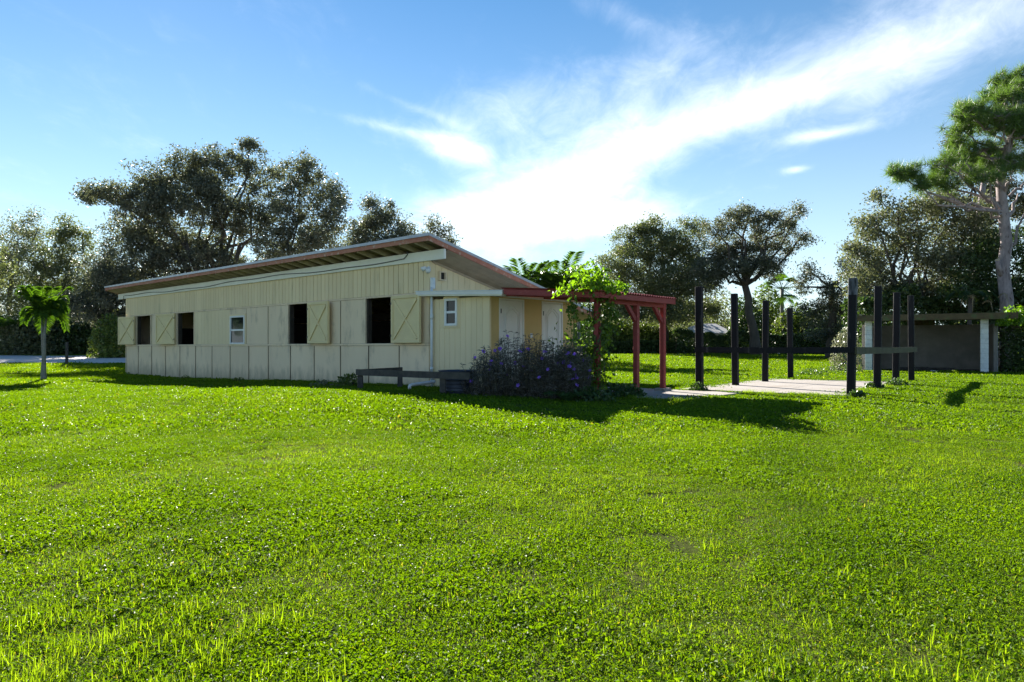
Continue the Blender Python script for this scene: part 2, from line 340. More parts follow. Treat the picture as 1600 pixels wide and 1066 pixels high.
def SHP(s, t): return SH0+SHU*s+SHV*t
exec_mask = []
def inside(x, y):
    """True where grass must not grow"""
    dx, dy = x-CC[0], y-CC[1]; a = dx*U2[0]+dy*U2[1]; b = dx*V2[0]+dy*V2[1]
    m = ((a > -21.1) & (a < .05) & (b > -.04) & (b < 5.9)) | ((a > -.1) & (a < 2.2) & (b > -.04) & (b < 3.3)) | ((a > 2.1) & (a < 6.88) & (b > .52) & (b < 3.18))
    dx, dy = x-PA[0], y-PA[1]; s = dx*PU[0]+dy*PU[1]; t = dx*PV[0]+dy*PV[1]
    m |= (s > -.45) & (s < 3.17) & (t > 0) & (t < 6.85)
    dx, dy = x-SH0[0], y-SH0[1]; s = dx*SHU[0]+dy*SHU[1]; t = dx*SHV[0]+dy*SHV[1]
    m |= (s > -.15) & (s < SHL+.9) & (t > -.1) & (t < 3.4)
    m |= (y > 41+.6*np.sin(x*.07)) & (y < 53) & (x < 6)
    return m

# ---------------------------------------------------------------- barn
def build_barn():
    root = thing('barn', 'long cream wooden barn with crossed shutters and a sloping red-edged roof', 'barn', (CC[0], CC[1], 0), R(AX))
    ZT = 3.72; RAIL = 1.56; HEAD = 2.89; SL = .24
    zr = lambda y: 4.26-SL*(y+.6)
    openings = [(-19.73, -18.13), (-15.4, -13.84), (-6.85, -5.61), (-2.7, -1.48)]
    WX0, WX1, WZ0, WZ1 = -10.80, -9.72, 1.55, 2.60
    # sheathing behind the siding, cut round the openings
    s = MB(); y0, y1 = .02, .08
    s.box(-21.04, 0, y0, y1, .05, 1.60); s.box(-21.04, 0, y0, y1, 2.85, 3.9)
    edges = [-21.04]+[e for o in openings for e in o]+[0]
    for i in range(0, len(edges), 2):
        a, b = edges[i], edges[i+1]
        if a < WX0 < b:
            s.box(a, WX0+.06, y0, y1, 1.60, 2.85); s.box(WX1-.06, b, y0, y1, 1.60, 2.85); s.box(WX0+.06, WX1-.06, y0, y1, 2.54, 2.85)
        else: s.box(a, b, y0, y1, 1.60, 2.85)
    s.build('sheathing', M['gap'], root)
    s = MB(); s.hexa([(-21.04, .081, .05), (-20.96, .081, .05), (-20.96, 5.719, .05), (-21.04, 5.719, .05), (-21.04, .081, 4.03), (-20.96, .081, 4.03), (-20.96, 5.719, 2.67), (-21.04, 5.719, 2.67)]); s.box(-21.04, .0, 5.72, 5.8, .05, 2.668)
    s.hexa([(-.10, .081, .05), (-.03, .081, .05), (-.03, 5.719, .05), (-.10, 5.719, .05), (-.10, .081, ZT), (-.03, .081, ZT), (-.03, 5.719, ZT-SL*5.7), (-.10, 5.719, ZT-SL*5.7)])
    s.build('side_wall', M['panel'], root)
    s = MB()
    for x in (-17.4, -13.1, -8.3, -4.1): s.box(x-.04, x+.04, .5, 5.6, .1, 2.3)
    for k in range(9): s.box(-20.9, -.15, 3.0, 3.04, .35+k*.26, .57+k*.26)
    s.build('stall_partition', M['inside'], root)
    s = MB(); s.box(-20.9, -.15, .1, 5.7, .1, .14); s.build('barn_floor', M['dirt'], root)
    # upper siding boards
    w = 21.04/102
    jit = random.Random(3)
    bm = MB(); bm.box(0, w-.017, -.012, .018, HEAD+.02, ZT-.02, .004); me = bm.mesh('board', M['cream'])
    for i in range(102): link('board', me, root, (-21.04+i*w, jit.uniform(-.003, .002), 0))
    # lower panels and battens
    lb = [-21.04, -19.59, -18.08, -16.63, -15.2, -13.76, -12.34, -10.9, -9.52, -8.18, -6.78, -5.39, -3.99, -2.62, -1.26, 0]
    for i in range(len(lb)-1):
        b = MB(); b.box(lb[i]+.066, lb[i+1]-.006, -.006+jit.uniform(-.003, .003), .018, .06, RAIL-.035, .003); b.build('panel', M['panel'], root)
        c = MB(); c.box(lb[i]-.004 if i else lb[i], lb[i]+.042, -.026, -.0095, .08, RAIL-.04, .004); c.build('batten', M['panel'], root)
    def rail(x0, x1, z0, z1, y=-.03, nm='rail', m='panel'):
        b = MB(); b.box(x0, x1, y, .0175, z0, z1, .005); return b.build(nm, M[m], root)
    for x0, x1 in [(-21.04, -13.76), (-13.755, -6.78), (-6.775, 0)]: rail(x0, x1, RAIL-.03, RAIL+.03)
    for x0, x1 in [(-21.04, -13.8), (-13.79, -6.9), (-6.89, 0)]: rail(x0, x1, HEAD-.035, HEAD+.015, -.024)
    # middle panels
    zl, zh = RAIL+.034, HEAD-.04
    mids = [(-21.04, -19.79), (-18.07, -16.7), (-16.69, -15.46), (-13.78, WX0-.08), (WX1+.08, -8.2), (-8.19, -6.91), (-5.55, -3.99), (-3.98, -2.76), (-1.42, 0)]
    for i, (a, b) in enumerate(mids):
        if i == 3:
            n = 10; ww = (b-a)/n
            for k in range(n):
                q = MB(); q.box(a+k*ww+.004, a+(k+1)*ww-.005, -.012, .018, zl, zh, .004); q.build('board', M['cream'], root)
        else:
            q = MB(); q.box(a+(.062 if i in (1, 5, 7) else .006), b-.006, -.008, .018, zl, zh, .003); q.build('panel', M['panel'], root)
        if i in (1, 5, 7): q = MB(); q.box(a-.006, a+.042, -.026, -.0085, zl, zh, .004); q.build('batten', M['panel'], root)
    q = MB(); q.box(WX0-.07, WX1+.07, -.01, .018, WZ1+.065, zh, .003); q.build('panel', M['panel'], root)
    # trimmed openings with rough jambs
    for a, b in openings:
        t = MB(); t.box(a-.055, a, -.028, .03, zl, zh, .004); t.box(b, b+.055, -.028, .03, zl, zh, .004); fr = t.build('window_frame', M['panel'], root)
        for p, q in ((a, a+.06), (b-.06, b)): j = MB(); j.box(p, q, .03, .16, zl, zh); j.build('jamb', M['inside'], fr)
    # shutters folded back on the wall
    def shutter(x0, x1, side, dx=0):
        z0, z1 = 1.60, 2.86; wd = x1-x0; pv = x0 if side > 0 else x1
        h = bpy.data.objects.new('shutter', None); COL.objects.link(h); h.parent = root; h.location = (pv, -.045, 0)
        h.rotation_euler = (0, 0, R(-3.5)*side)
        a, b = (0, wd) if side > 0 else (-wd, 0)
        s = MB(); s.box(a, b, -.05, .0, z0, z1, .006); s.build('shutter_board', M['shutter'], h)
        f = .085
        for (p0, p1, q0, q1) in [(a, a+f, z0, z1), (b-f, b, z0, z1), (a+f+.001, b-f-.001, z1-f, z1), (a+f+.001, b-f-.001, z0, z0+f)]:
            s = MB(); s.box(p0, p1, -.075, -.0505, q0, q1, .005); s.build('shutter_frame', M['shutter'], h)
        for k in (0, 1):
            s = MB(); pa = (a+f+.03, -.064-.006*k, (z0+f+.03) if k else (z1-f-.03)); pb = (b-f-.03, -.064-.006*k, (z1-f-.03) if k else (z0+f+.03))
            s.bar(pa, pb, .024, .06, (0, -1, 0) if False else (0, 0, 1)); s.build('brace', M['shutter'], h)
        hg = MB()
        for z in (z0+.2, z1-.2): hg.box((a if side > 0 else b)-.03, (a if side > 0 else b)+.03, -.082, -.0755, z-.03, z+.03)
        hg.build('hinge', M['black_metal'], h)
    shutter(-21.44, -19.79, -1); shutter(-17.09, -15.46, -1); shutter(-5.56, -4.33, 1); shutter(-1.43, -.17, 1)
    # white sash window on the long wall
    def sash(par, x0, x1, z0, z1, y, nm, trim, rot=0):
        h = bpy.data.objects.new(nm, None); COL.objects.link(h); h.parent = par
        f = .06
        s = MB(); s.box(x0, x0+f, y-.05, y+.04, z0, z1, .005); s.box(x1-f, x1, y-.05, y+.04, z0, z1, .005); s.box(x0+f, x1-f, y-.05, y+.04, z1-f, z1, .005); s.box(x0+f, x1-f, y-.05, y+.04, z0, z0+f, .005)
        s.build('frame', M['white'], h)
        zm = (z0+z1)/2; s = MB(); s.box(x0+f, x1-f, y-.035, y+.03, zm-.03, zm+.03, .004); s.build('meeting_rail', M['white'], h)
        for a, b, d in ((z0+f, zm-.03, 0), (zm+.03, z1-f, .012)):
            s = MB(); s.box(x0+f, x1-f, y-.005+d-.012, y+.001+d-.012, a, b); s.build('pane', M['glass'], h)
        t = trim; s = MB(); s.box(x0-t, x0-.002, y-.03, y+.02, z0-t, z1+t, .005); s.box(x1+.002, x1+t, y-.03, y+.02, z0-t, z1+t, .005); s.box(x0-.002, x1+.002, y-.03, y+.02, z1+.002, z1+t, .005); s.box(x0-.002, x1+.002, y-.034, y+.02, z0-t, z0-.002, .005)
        s.build('sill', M['cream'], h)
        return h
    sash(root, WX0, WX1, WZ0+.04, WZ1, -.005, 'window', .06)
    # white beam, cable
    b = MB(); b.box(-21.82, -10.6, -.075, -.004, 3.70, 3.95, .006); b.build('beam', M['white_beam'], root)
    b = MB(); b.box(-10.594, .64, -.079, -.006, 3.70, 3.952, .006); b.build('beam', M['white_beam'], root)
    xs = np.linspace(-21.05, -.9, 120); zz = 3.80+.035*np.sin(xs*.55)+.018*np.sin(xs*1.7+1)+.05*ss(-3, -.9, xs)
    pts = [(-21.1, -.09, 3.2), (-21.1, -.095, 3.6)]+[(x, -.098, z) for x, z in zip(xs, zz)]+[(-.75, -.1, 3.93), (-.74, -.12, 4.0)]
    b = MB(); b.tube(pts, .013, 6); b.build('cable', M['cable'], root, True)
    # rafters, deck, roof sheets
    rb = MB(); ya, yb = -.56, 6.2
    def slope_box(s, x0, x1, ya, yb, o0, o1):
        return s.hexa([(x0, ya, zr(ya)+o0), (x1, ya, zr(ya)+o0), (x1, yb, zr(yb)+o0), (x0, yb, zr(yb)+o0), (x0, ya, zr(ya)+o1), (x1, ya, zr(ya)+o1), (x1, yb, zr(yb)+o1), (x0, yb, zr(yb)+o1)])
    slope_box(rb, -.022, .022, ya, yb, -.175, -.052); me = rb.mesh('rafter', M['rafter'])
    for i in range(37): link('rafter', me, root, (-21.75+i*.607, 0, jit.uniform(-.004, .002)))
    for k in range(14):
        s = MB(); a = -.575+k*.49; slope_box(s, -21.84, .63, a+.004, a+.484, -.050, -.022); s.build('deck_plank', M['deck'], root)
    s = MB()
    for k in range(25):
        a = -21.9+k*22.6/25; s = MB(); slope_box(s, a, a+22.6/25-.012, -.63, 6.3, -.018+.002*(k % 2), -.003+.002*(k % 2)); slope_box(s, a+.41, a+.45, -.63, 6.3, -.001, .016); s.build('roof_sheet', M['metal'], root)
    for k in range(5):
        a = -21.88+k*4.514; s = MB(); s.box(a, a+4.508, -.606, -.577, zr(-.6)-.165+jit.uniform(-.008, .004), zr(-.6)-.019, .005); s.build('fascia', M['fascia'], root)
    for k in range(5):
        a = -21.9+k*4.524; s = MB(); s.box(a, a+4.52, -.640, -.632, zr(-.6)-.055, zr(-.6)+.02); s.build('drip_edge', M['metal'], root)
    s = MB(); slope_box(s, .702, .71, -.64, 6.3, -.06, .012); s.build('drip_edge', M['metal'], root)
    for x0 in (.655, -21.88):
        for a, b in ((-.606, 2.9), (2.906, 6.3)):
            s = MB(); slope_box(s, x0, x0+.03, a, b, -.175, -.021); s.build('fascia', M['fascia'], root)
    s = MB(); s.box(-21.84, .65, 6.27, 6.3, zr(6.3)-.16, zr(6.3)-.02, .005); s.build('fascia', M['fascia'], root)
    # boxed soffit of the right overhang: planks running with the slope
    for k in range(4):
        f0, f1 = k/4, (k+1)/4-.012
        xa, xb = .002+f0*.65, .002+f1*.65; da, db = -.37+f0*.19, -.37+f1*.19
        y0, y1 = .06, 6.2
        s = MB(); s.hexa([(xa, y0, zr(y0)+da), (xb, y0, zr(y0)+db), (xb, y1, zr(y1)+db), (xa, y1, zr(y1)+da), (xa, y0, zr(y0)+da+.02), (xb, y0, zr(y0)+db+.02), (xb, y1, zr(y1)+db+.02), (xa, y1, zr(y1)+da+.02)])
        s.build('soffit_plank', M['soffit'], root)
    s = MB(); slope_box(s, .0, .03, .1, 5.8, -.43, -.372); s.build('soffit_trim', M['soffit'], root)
    # gable boards above the annex
    n = 28
    for k in range(n):
        a = k*5.8/n; b = a+5.8/n-.01; za, zb = zr(a)-.40, zr(b)-.40; zlow = 2.6 if a < 3.2 else .1
        if min(za, zb) < zlow+.05: zlow = .1
        s = MB(); s.hexa([(-.028, a, zlow), (.004, a, zlow), (.004, b, zlow), (-.028, b, zlow), (-.028, a, za), (.004, a, za), (.004, b, zb), (-.028, b, zb)])
        s.build('board', M['cream'], root)
    s = MB(); s.box(-.05, .03, -.03, -.0, 2.6, 3.69, .005); s.build('corner_trim', M['cream'], root)
    # vent box on the gable, twin lamp on the corner, conduit
    v = MB()
    for (a, b, c, d) in [(.28, .31, 3.22, 3.46), (.48, .51, 3.22, 3.46), (.311, .479, 3.43, 3.46), (.311, .479, 3.22, 3.25)]: v.box(.005, .10, a, b, c, d)
    vo = v.build('vent', M['panel'], root); v = MB(); v.box(.006, .03, .311, .479, 3.25, 3.43); v.build('vent_opening', M['black_metal'], vo)
    l = MB(); l.tube([(.03, -.06, 3.5), (.03, -.035, 3.5)], .06, 12); lo = l.build('flood_light', M['white'], root)
    for dx, dz in ((-.05, .03), (.1, -.03)):
        l = MB(); l.tube([(.03+dx*.3, -.07, 3.5), (.03+dx, -.13, 3.48+dz), (.03+dx*1.5, -.21, 3.44+dz)], [.02, .05, .062], 12); l.build('lamp_head', M['white'], lo, True)
    p = MB(); p.tube([(.16, -.06, .42), (.16, -.06, 3.02)], .036, 12); po = p.build('conduit', M['pvc'], root, True)
    p = MB(); p.box(.11, .21, -.07, .02, 2.98, 3.26, .006); p.build('conduit_box', M['pvc'], po)
    p = MB(); p.tube([(.16, -.06, 2.2), (.16, -.06, 2.32)], .045, 12); p.tube([(.16, -.06, .9), (.16, -.06, .98)], .045, 12); p.build('coupling', M['pvc'], po, True)
    # ---- annex
    EX, EY, EZ = 2.14, 3.24, 2.70
    s = MB()
    wx0, wx1, wz0, wz1 = .60, 1.05, 2.02, 2.76-.06
    s.box(.01, EX-.03, .03, .08, .05, wz0); s.box(.01, wx0, .03, .08, wz0, wz1); s.box(wx1, EX-.03, .03, .08, wz0, wz1); s.box(.01, EX-.03, .03, .08, wz1, EZ)
    s.box(.01, EX-.03, EY-.07, EY-.02, .05, EZ); s.build('sheathing', M['gap'], root)
    n = 11; w = (EX-.06)/n
    for k in range(n):
        a, b = .01+k*w, .01+(k+1)*w-.006; segs = [(.06, EZ)]
        if b > wx0-.04 and a < wx1+.04: segs = [(.06, wz0-.055), (wz1+.02, EZ)] if (a > wx0-.05 and b < wx1+.05) else None
        if segs is None:
            segs = [(.06, wz0-.055)]
            s = MB(); s.box(a if a < wx0 else wx1+.05, wx0-.05 if a < wx0 else b, -.0, .028, wz0-.054, EZ, .003)
            if (wx0-.05 > a if a < wx0 else b > wx1+.05): s.build('board', M['cream'], root)
        for z0, z1 in segs:
            s = MB(); s.box(a, b, .0, .028, z0, z1, .003); s.build('board', M['cream'], root)
    sash(root, wx0, wx1, wz0, wz1, .012, 'window', .055)
    doors = [(.38, 1.19), (1.98, 2.75)]; dz0, dz1 = .56, 2.62
    wl = [(.0, doors[0][0]-.05), (doors[0][1]+.05, doors[1][0]-.05), (doors[1][1]+.05, EY)]
    for a, b in wl:
        s = MB(); s.box(EX-.03, EX, a, b, .05, EZ, .003); s.build('wall_panel', M['tan'], root)
    for a, b in doors:
        s = MB(); s.box(EX-.03, EX, a-.049, b+.049, dz1+.05, EZ); s.box(EX-.03, EX, a-.049, b+.049, .05, dz0-.02); s.build('wall_panel', M['tan'], root)
        fr = MB(); fr.box(EX-.04, EX+.012, a-.05, a-.003, dz0-.02, dz1+.05, .004); fr.box(EX-.04, EX+.012, b+.003, b+.05, dz0-.02, dz1+.05, .004); fr.box(EX-.04, EX+.012, a-.003, b+.003, dz1+.004, dz1+.05, .004)
        d = MB(); d.box(EX-.035, EX-.002, a, b, dz0, dz1, .004); do = d.build('door', M['door'], root); fr.build('door_frame', M['door'], do)
        # raised mouldings: tall arched panel over a square one
        def mould(path, closed=True):
            t = MB(); t.tube([(EX-.002, y, z) for y, z in path]+([(EX-.002, *path[0])] if closed else []), .013, 6); t.build('door_moulding', M['door'], do, True)
        m = .13; ya, yb = a+m, b-m; yc = (ya+yb)/2; top = dz1-.27
        arch = [(yb-(yb-ya)*k/14, top+.15*sin(pi*k/14)**1.4) for k in range(15)]
        mould([(ya, dz0+.85), (yb, dz0+.85)]+arch)
        m2 = .06; arch2 = [(yb-m2-(yb-ya-2*m2)*k/14, top-.06+.14*sin(pi*k/14)**1.4) for k in range(15)]
        mould([(ya+m2, dz0+.91), (yb-m2, dz0+.91)]+arch2)
        mould([(ya, dz0+.15), (yb, dz0+.15), (yb, dz0+.7), (ya, dz0+.7)])
        for z in (dz0+.28, dz0+1.05, dz1-.26):
            t = MB(); t.box(EX-.001, EX+.014, a-.006, a+.024, z-.055, z+.055); t.build('hinge', M['black_metal'], do)
        t = MB(); t.tube([(EX, b-.07, dz0+.95), (EX+.05, b-.07, dz0+.95)], [.03, .035], 10); t.build('knob', M['brass'], do)
    t = MB(); t.box(EX+.001, EX+.02, 1.47, 1.55, 1.72, 1.84, .004); t.build('switch_box', M['pvc'], root)
    s = MB(); s.box(EX-.06, EX+.014, -.014, -.001, .06, EZ, .004); s.box(EX+.0005, EX+.014, -.0005, .05, .06, EZ, .004); s.build('corner_trim', M['cream'], root)
    s = MB(); s.box(EX+.0005, EX+.014, EY-.06, EY+.01, .06, EZ, .004); s.build('corner_trim', M['tan'], root)
    # annex flat roof with white fascia, falling slightly away from the barn
    zx = lambda x: 2.90-.045*x
    def tilt(s, x0, x1, y0, y1, o0, o1):
        return s.hexa([(x0, y0, zx(x0)+o0), (x1, y0, zx(x1)+o0), (x1, y1, zx(x1)+o0), (x0, y1, zx(x0)+o0), (x0, y0, zx(x0)+o1), (x1, y0, zx(x1)+o1), (x1, y1, zx(x1)+o1), (x0, y1, zx(x0)+o1)])
    s = MB(); tilt(s, .04, 2.74, -.22, 3.3, -.11, -.005); tilt(s, -.2, .039, -.22, -.08, -.11, -.005); s.build('annex_roof', M['white_beam'], root)
    s = MB(); tilt(s, -.24, 2.78, -.25, -.222, -.075, .0); s.build('annex_fascia', M['white'], root)
    s = MB(); tilt(s, -.24, 2.80, -.275, -.251, -.002, .018); s.build('drip_edge', M['pvc'], root)
    return root
build_barn()

# ---------------------------------------------------------------- red pergola
def build_pergola():
    root = thing('pergola', 'dark red pergola with corrugated metal roof beside the annex doors', 'pergola', (CC[0], CC[1], 0), R(AX))
    XR = 5.50; Y0, Y1 = -.28, 2.80
    zx = lambda x: 2.865-.075*(x-2.3)
    posts = [(5.22, .0), (5.22, 1.50), (5.22, 2.66)]
    for i, (x, y) in enumerate(posts):
        s = MB(); s.box(x-.055, x+.055, y-.055, y+.055, .5, zx(x)-.10, .008); s.build('post', M['red'], root)
        s = MB(); s.box(x-.15, x+.15, y-.15, y+.15, .30, .535 if i == 2 else .515, .015); s.build('footing', M['footing'], root)
        for sg in ((-1,) if i else ()):
            s = MB(); s.bar((x, y+sg*.05, zx(x)-.56), (x, y+sg*.42, zx(x)-.20), .07, .09); s.build('knee_brace', M['red'], root)
    # beams: end beam over the posts, front and back beams along the roof fall
    s = MB(); s.box(5.17, 5.27, Y0+.1, Y1-.06, zx(5.22)-.235, zx(5.22)-.095, .006); s.build('beam', M['red'], root)
    for y in (-.05, 1.3, 2.68):
        s = MB(); s.hexa([(2.18, y-.02, zx(2.18)-.17), (5.165, y-.02, zx(5.165)-.17), (5.165, y+.02, zx(5.165)-.17), (2.18, y+.02, zx(2.18)-.17), (2.18, y-.02, zx(2.18)-.03), (5.165, y-.02, zx(5.165)-.03), (5.165, y+.02, zx(5.165)-.03), (2.18, y+.02, zx(2.18)-.03)]); s.build('rafter', M['red'], root)
    for k in range(4):
        x = 2.9+k*.68; s = MB(); s.box(x, x+.04, Y0+.08, Y1-.05, zx(x)-.075, zx(x)-.022); s.build('purlin', M['red'], root)
    s = MB(); s.hexa([(2.84, Y0+.02, zx(2.84)-.14), (XR-.05, Y0+.02, zx(XR)-.14), (XR-.05, Y0+.05, zx(XR)-.14), (2.84, Y0+.05, zx(2.84)-.14), (2.84, Y0+.02, zx(2.84)-.02), (XR-.05, Y0+.02, zx(XR)-.02), (XR-.05, Y0+.05, zx(XR)-.02), (2.84, Y0+.05, zx(2.84)-.02)]); s.build('fascia', M['red'], root)
    s = MB(); s.box(XR-.045, XR-.015, Y0+.02, Y1-.02, zx(XR)-.135, zx(XR)-.022, .004); s.build('fascia', M['red'], root)
    # corrugated sheets, ribs along the fall
    for a, b in ((Y0, .74), (.70, 1.77), (1.73, Y1)):
        n = int((b-a)/.0125); ys = np.linspace(a, b, n+1); off = .006 if a == .70 else 0
        wv = .016*np.sin(ys*2*pi/.1)
        V = []
        for x in (2.76, XR):
            for dz in (0, .004): V += [(x, y, zx(x)+w+dz+off) for y, w in zip(ys, wv)]
        m = n+1; i = np.arange(n)
        q = np.concatenate([np.stack([i, i+1, 2*m+i+1, 2*m+i], -1), np.stack([m+i, 3*m+i, 3*m+i+1, m+i+1], -1), np.stack([2*m+i, 2*m+i+1, 3*m+i+1, 3*m+i], -1), np.stack([i, m+i, m+i+1, i+1], -1)])
        link('roof_sheet', fast_mesh('roof_sheet', V, q, M['red_roof']), root)
    return root
build_pergola()

# ---------------------------------------------------------------- black post frame
def build_pen():
    root = thing('post_frame', 'frame of tall black wooden posts with a waist-high rail around a slab', 'post frame', (PA[0], PA[1], .4))
    O = np.array([PA[0], PA[1], .4])
    def post(s, t, top, base, m='black', w=.155):
        p = PL(s, t); q = MB(); a = MB()
        j = random.Random(int(s*100+t*10)); th = math.atan2(PU[1], PU[0])+j.uniform(-.05, .05)
        q.box(-w/2, w/2, -w/2, w/2, base-.3-.4, top-.4, .01); o = q.build('post', M[m], root, loc=(p[0]-O[0], p[1]-O[1], 0)); o.rotation_euler = (j.uniform(-.016, .016), j.uniform(-.016, .016), th)
        return o
    for t, top in ((0, 2.94), (2.42, 2.92), (4.87, 2.86), (7.45, 2.76)): post(0, t, top, .45)
    for i, (t, top) in enumerate(((0, 2.94), (2.83, 2.97), (5.44, 2.98), (8.2, 3.06))):
        o = post(3.33, t, top, .42)
        if i == 0:
            q = MB(); q.box(-.0795, .0795, -.0795, .0795, top-.4-.36, top-.4+.004, .01); c = q.build('weathered_top', M['worn'], o); c['label'] = 'bare grey weathered top of the post'
    def rail(a, b, z, m, h=.125, dz=0):
        q = MB(); n = 6; P = [np.append(a+(b-a)*k/n, z+dz*math.sin(pi*k/n)) for k in range(n+1)]
        for k in range(n): q.bar(P[k]-O, P[k+1]-O, .045, h)
        q.build('rail', M[m], root)
    rail(PL(-.08, -.105), PL(3.41, -.105), 1.435, 'black', .13, -.012)
    rail(PL(3.44, -.08), PL(3.44, 8.35), 1.42, 'olive', .15, -.01)
build_pen()

# ---------------------------------------------------------------- open block shed
def build_shed():
    ang = math.atan2(SHU[1], SHU[0])
    root = thing('open_shed', 'open-fronted grey block shed with flat wooden roof under the trees', 'shed', (SH0[0], SH0[1], .3), ang)
    D = 3.0; Lx = SHL+.35; zt = 2.68-.3; Z0 = .12
    blk = {}
    def block(dx, dy, dz, m):
        k = (round(dx, 3), round(dy, 3), round(dz, 3), m)
        if k not in blk: s = MB(); s.box(0, dx, 0, dy, 0, dz, .006); blk[k] = s.mesh('block', M[m])
        return blk[k]
    # front columns of stacked white blocks
    for x in (0, SHL-.12):
        z = Z0
        while z < zt-.05:
            h = min(.2, zt-z); link('block', block(.27, .27, h-.006, 'whiteblock'), root, (x, 0, z)); z += .2
    # right side wall in grey blocks
    s = MB(); s.box(Lx-.02, Lx+.1, .3, D, 0, zt-.25); s.build('wall_core', M['render'], root)
    for r in range(10):
        off = 0 if r % 2 else -.2; y = .3+off
        while y < D-.02:
            y0 = max(y, .3); y1 = min(y+.4, D)
            if y1-y0 > .05: link('block', block(.03, y1-y0-.008, .192, 'block'), root, (Lx+.1, y0, Z0+r*.2-.06))
            y += .4
    s = MB(); s.box(-.05, Lx+.1, D, D+.15, 0, zt-.20); s.build('back_wall', M['render'], root)
    s = MB(); s.box(-.15, -.0, .3, D, 0, zt-.22); s.build('side_wall', M['render'], root)
    s = MB(); s.box(-.1, Lx+.1, -.08, D, -.1, Z0+.0, .02); s.build('floor_slab', M['concrete'], root)
    s = MB()
    for k in range(7): s.box(-.35+k*.0, Lx+.55, -.3+k*.55, -.3+k*.55+.10, zt, zt+.11)
    for k in range(1): s.box(1.5, 2.6, D-.05, D+.1, zt-.2, zt)
    s.build('joist', M['oldroof'], root)
    for k in range(13):
        a = -.42+k*.38; s = MB(); s.box(a, a+.372, -.42, D+.5, zt+.112, zt+.14); s.build('roof_board', M['oldroof'], root)
    s = MB(); s.box(-.45, Lx+.72, -.455, -.422, zt-.09, zt+.165, .006); s.build('fascia', M['oldroof'], root)
    s = MB(); s.box(Lx+.69, Lx+.72, -.42, D+.5, zt-.09, zt+.165, .006); s.build('fascia', M['oldroof'], root)
    # debris along the back wall
    dx = thing('timber_pile', 'dark heap of old timber on the floor of the open shed', 'timber pile', (*SHP(2.2, 2.3), .3), ang)
    for k in range(9):
        s = MB(); x = random.uniform(-1.4, .6); y = random.uniform(-.2, .3); z = Z0+.04+.05*(k//3); s.bar((x, y, z), (x+random.uniform(.8, 1.6), y+random.uniform(-.15, .15), z+random.uniform(-.01, .05)), .14, .045); s.build('plank', M['plank'], dx)
    b = MB(); b.box(-.12, .12, -.1, .1, 0, .1, .02); link('rag', b.mesh('rag', M['white']), None, (*SHP(2.55, -.03), .42), (0, .05, .5), label='small white block on the front edge of the shed floor', category='block')
build_shed()

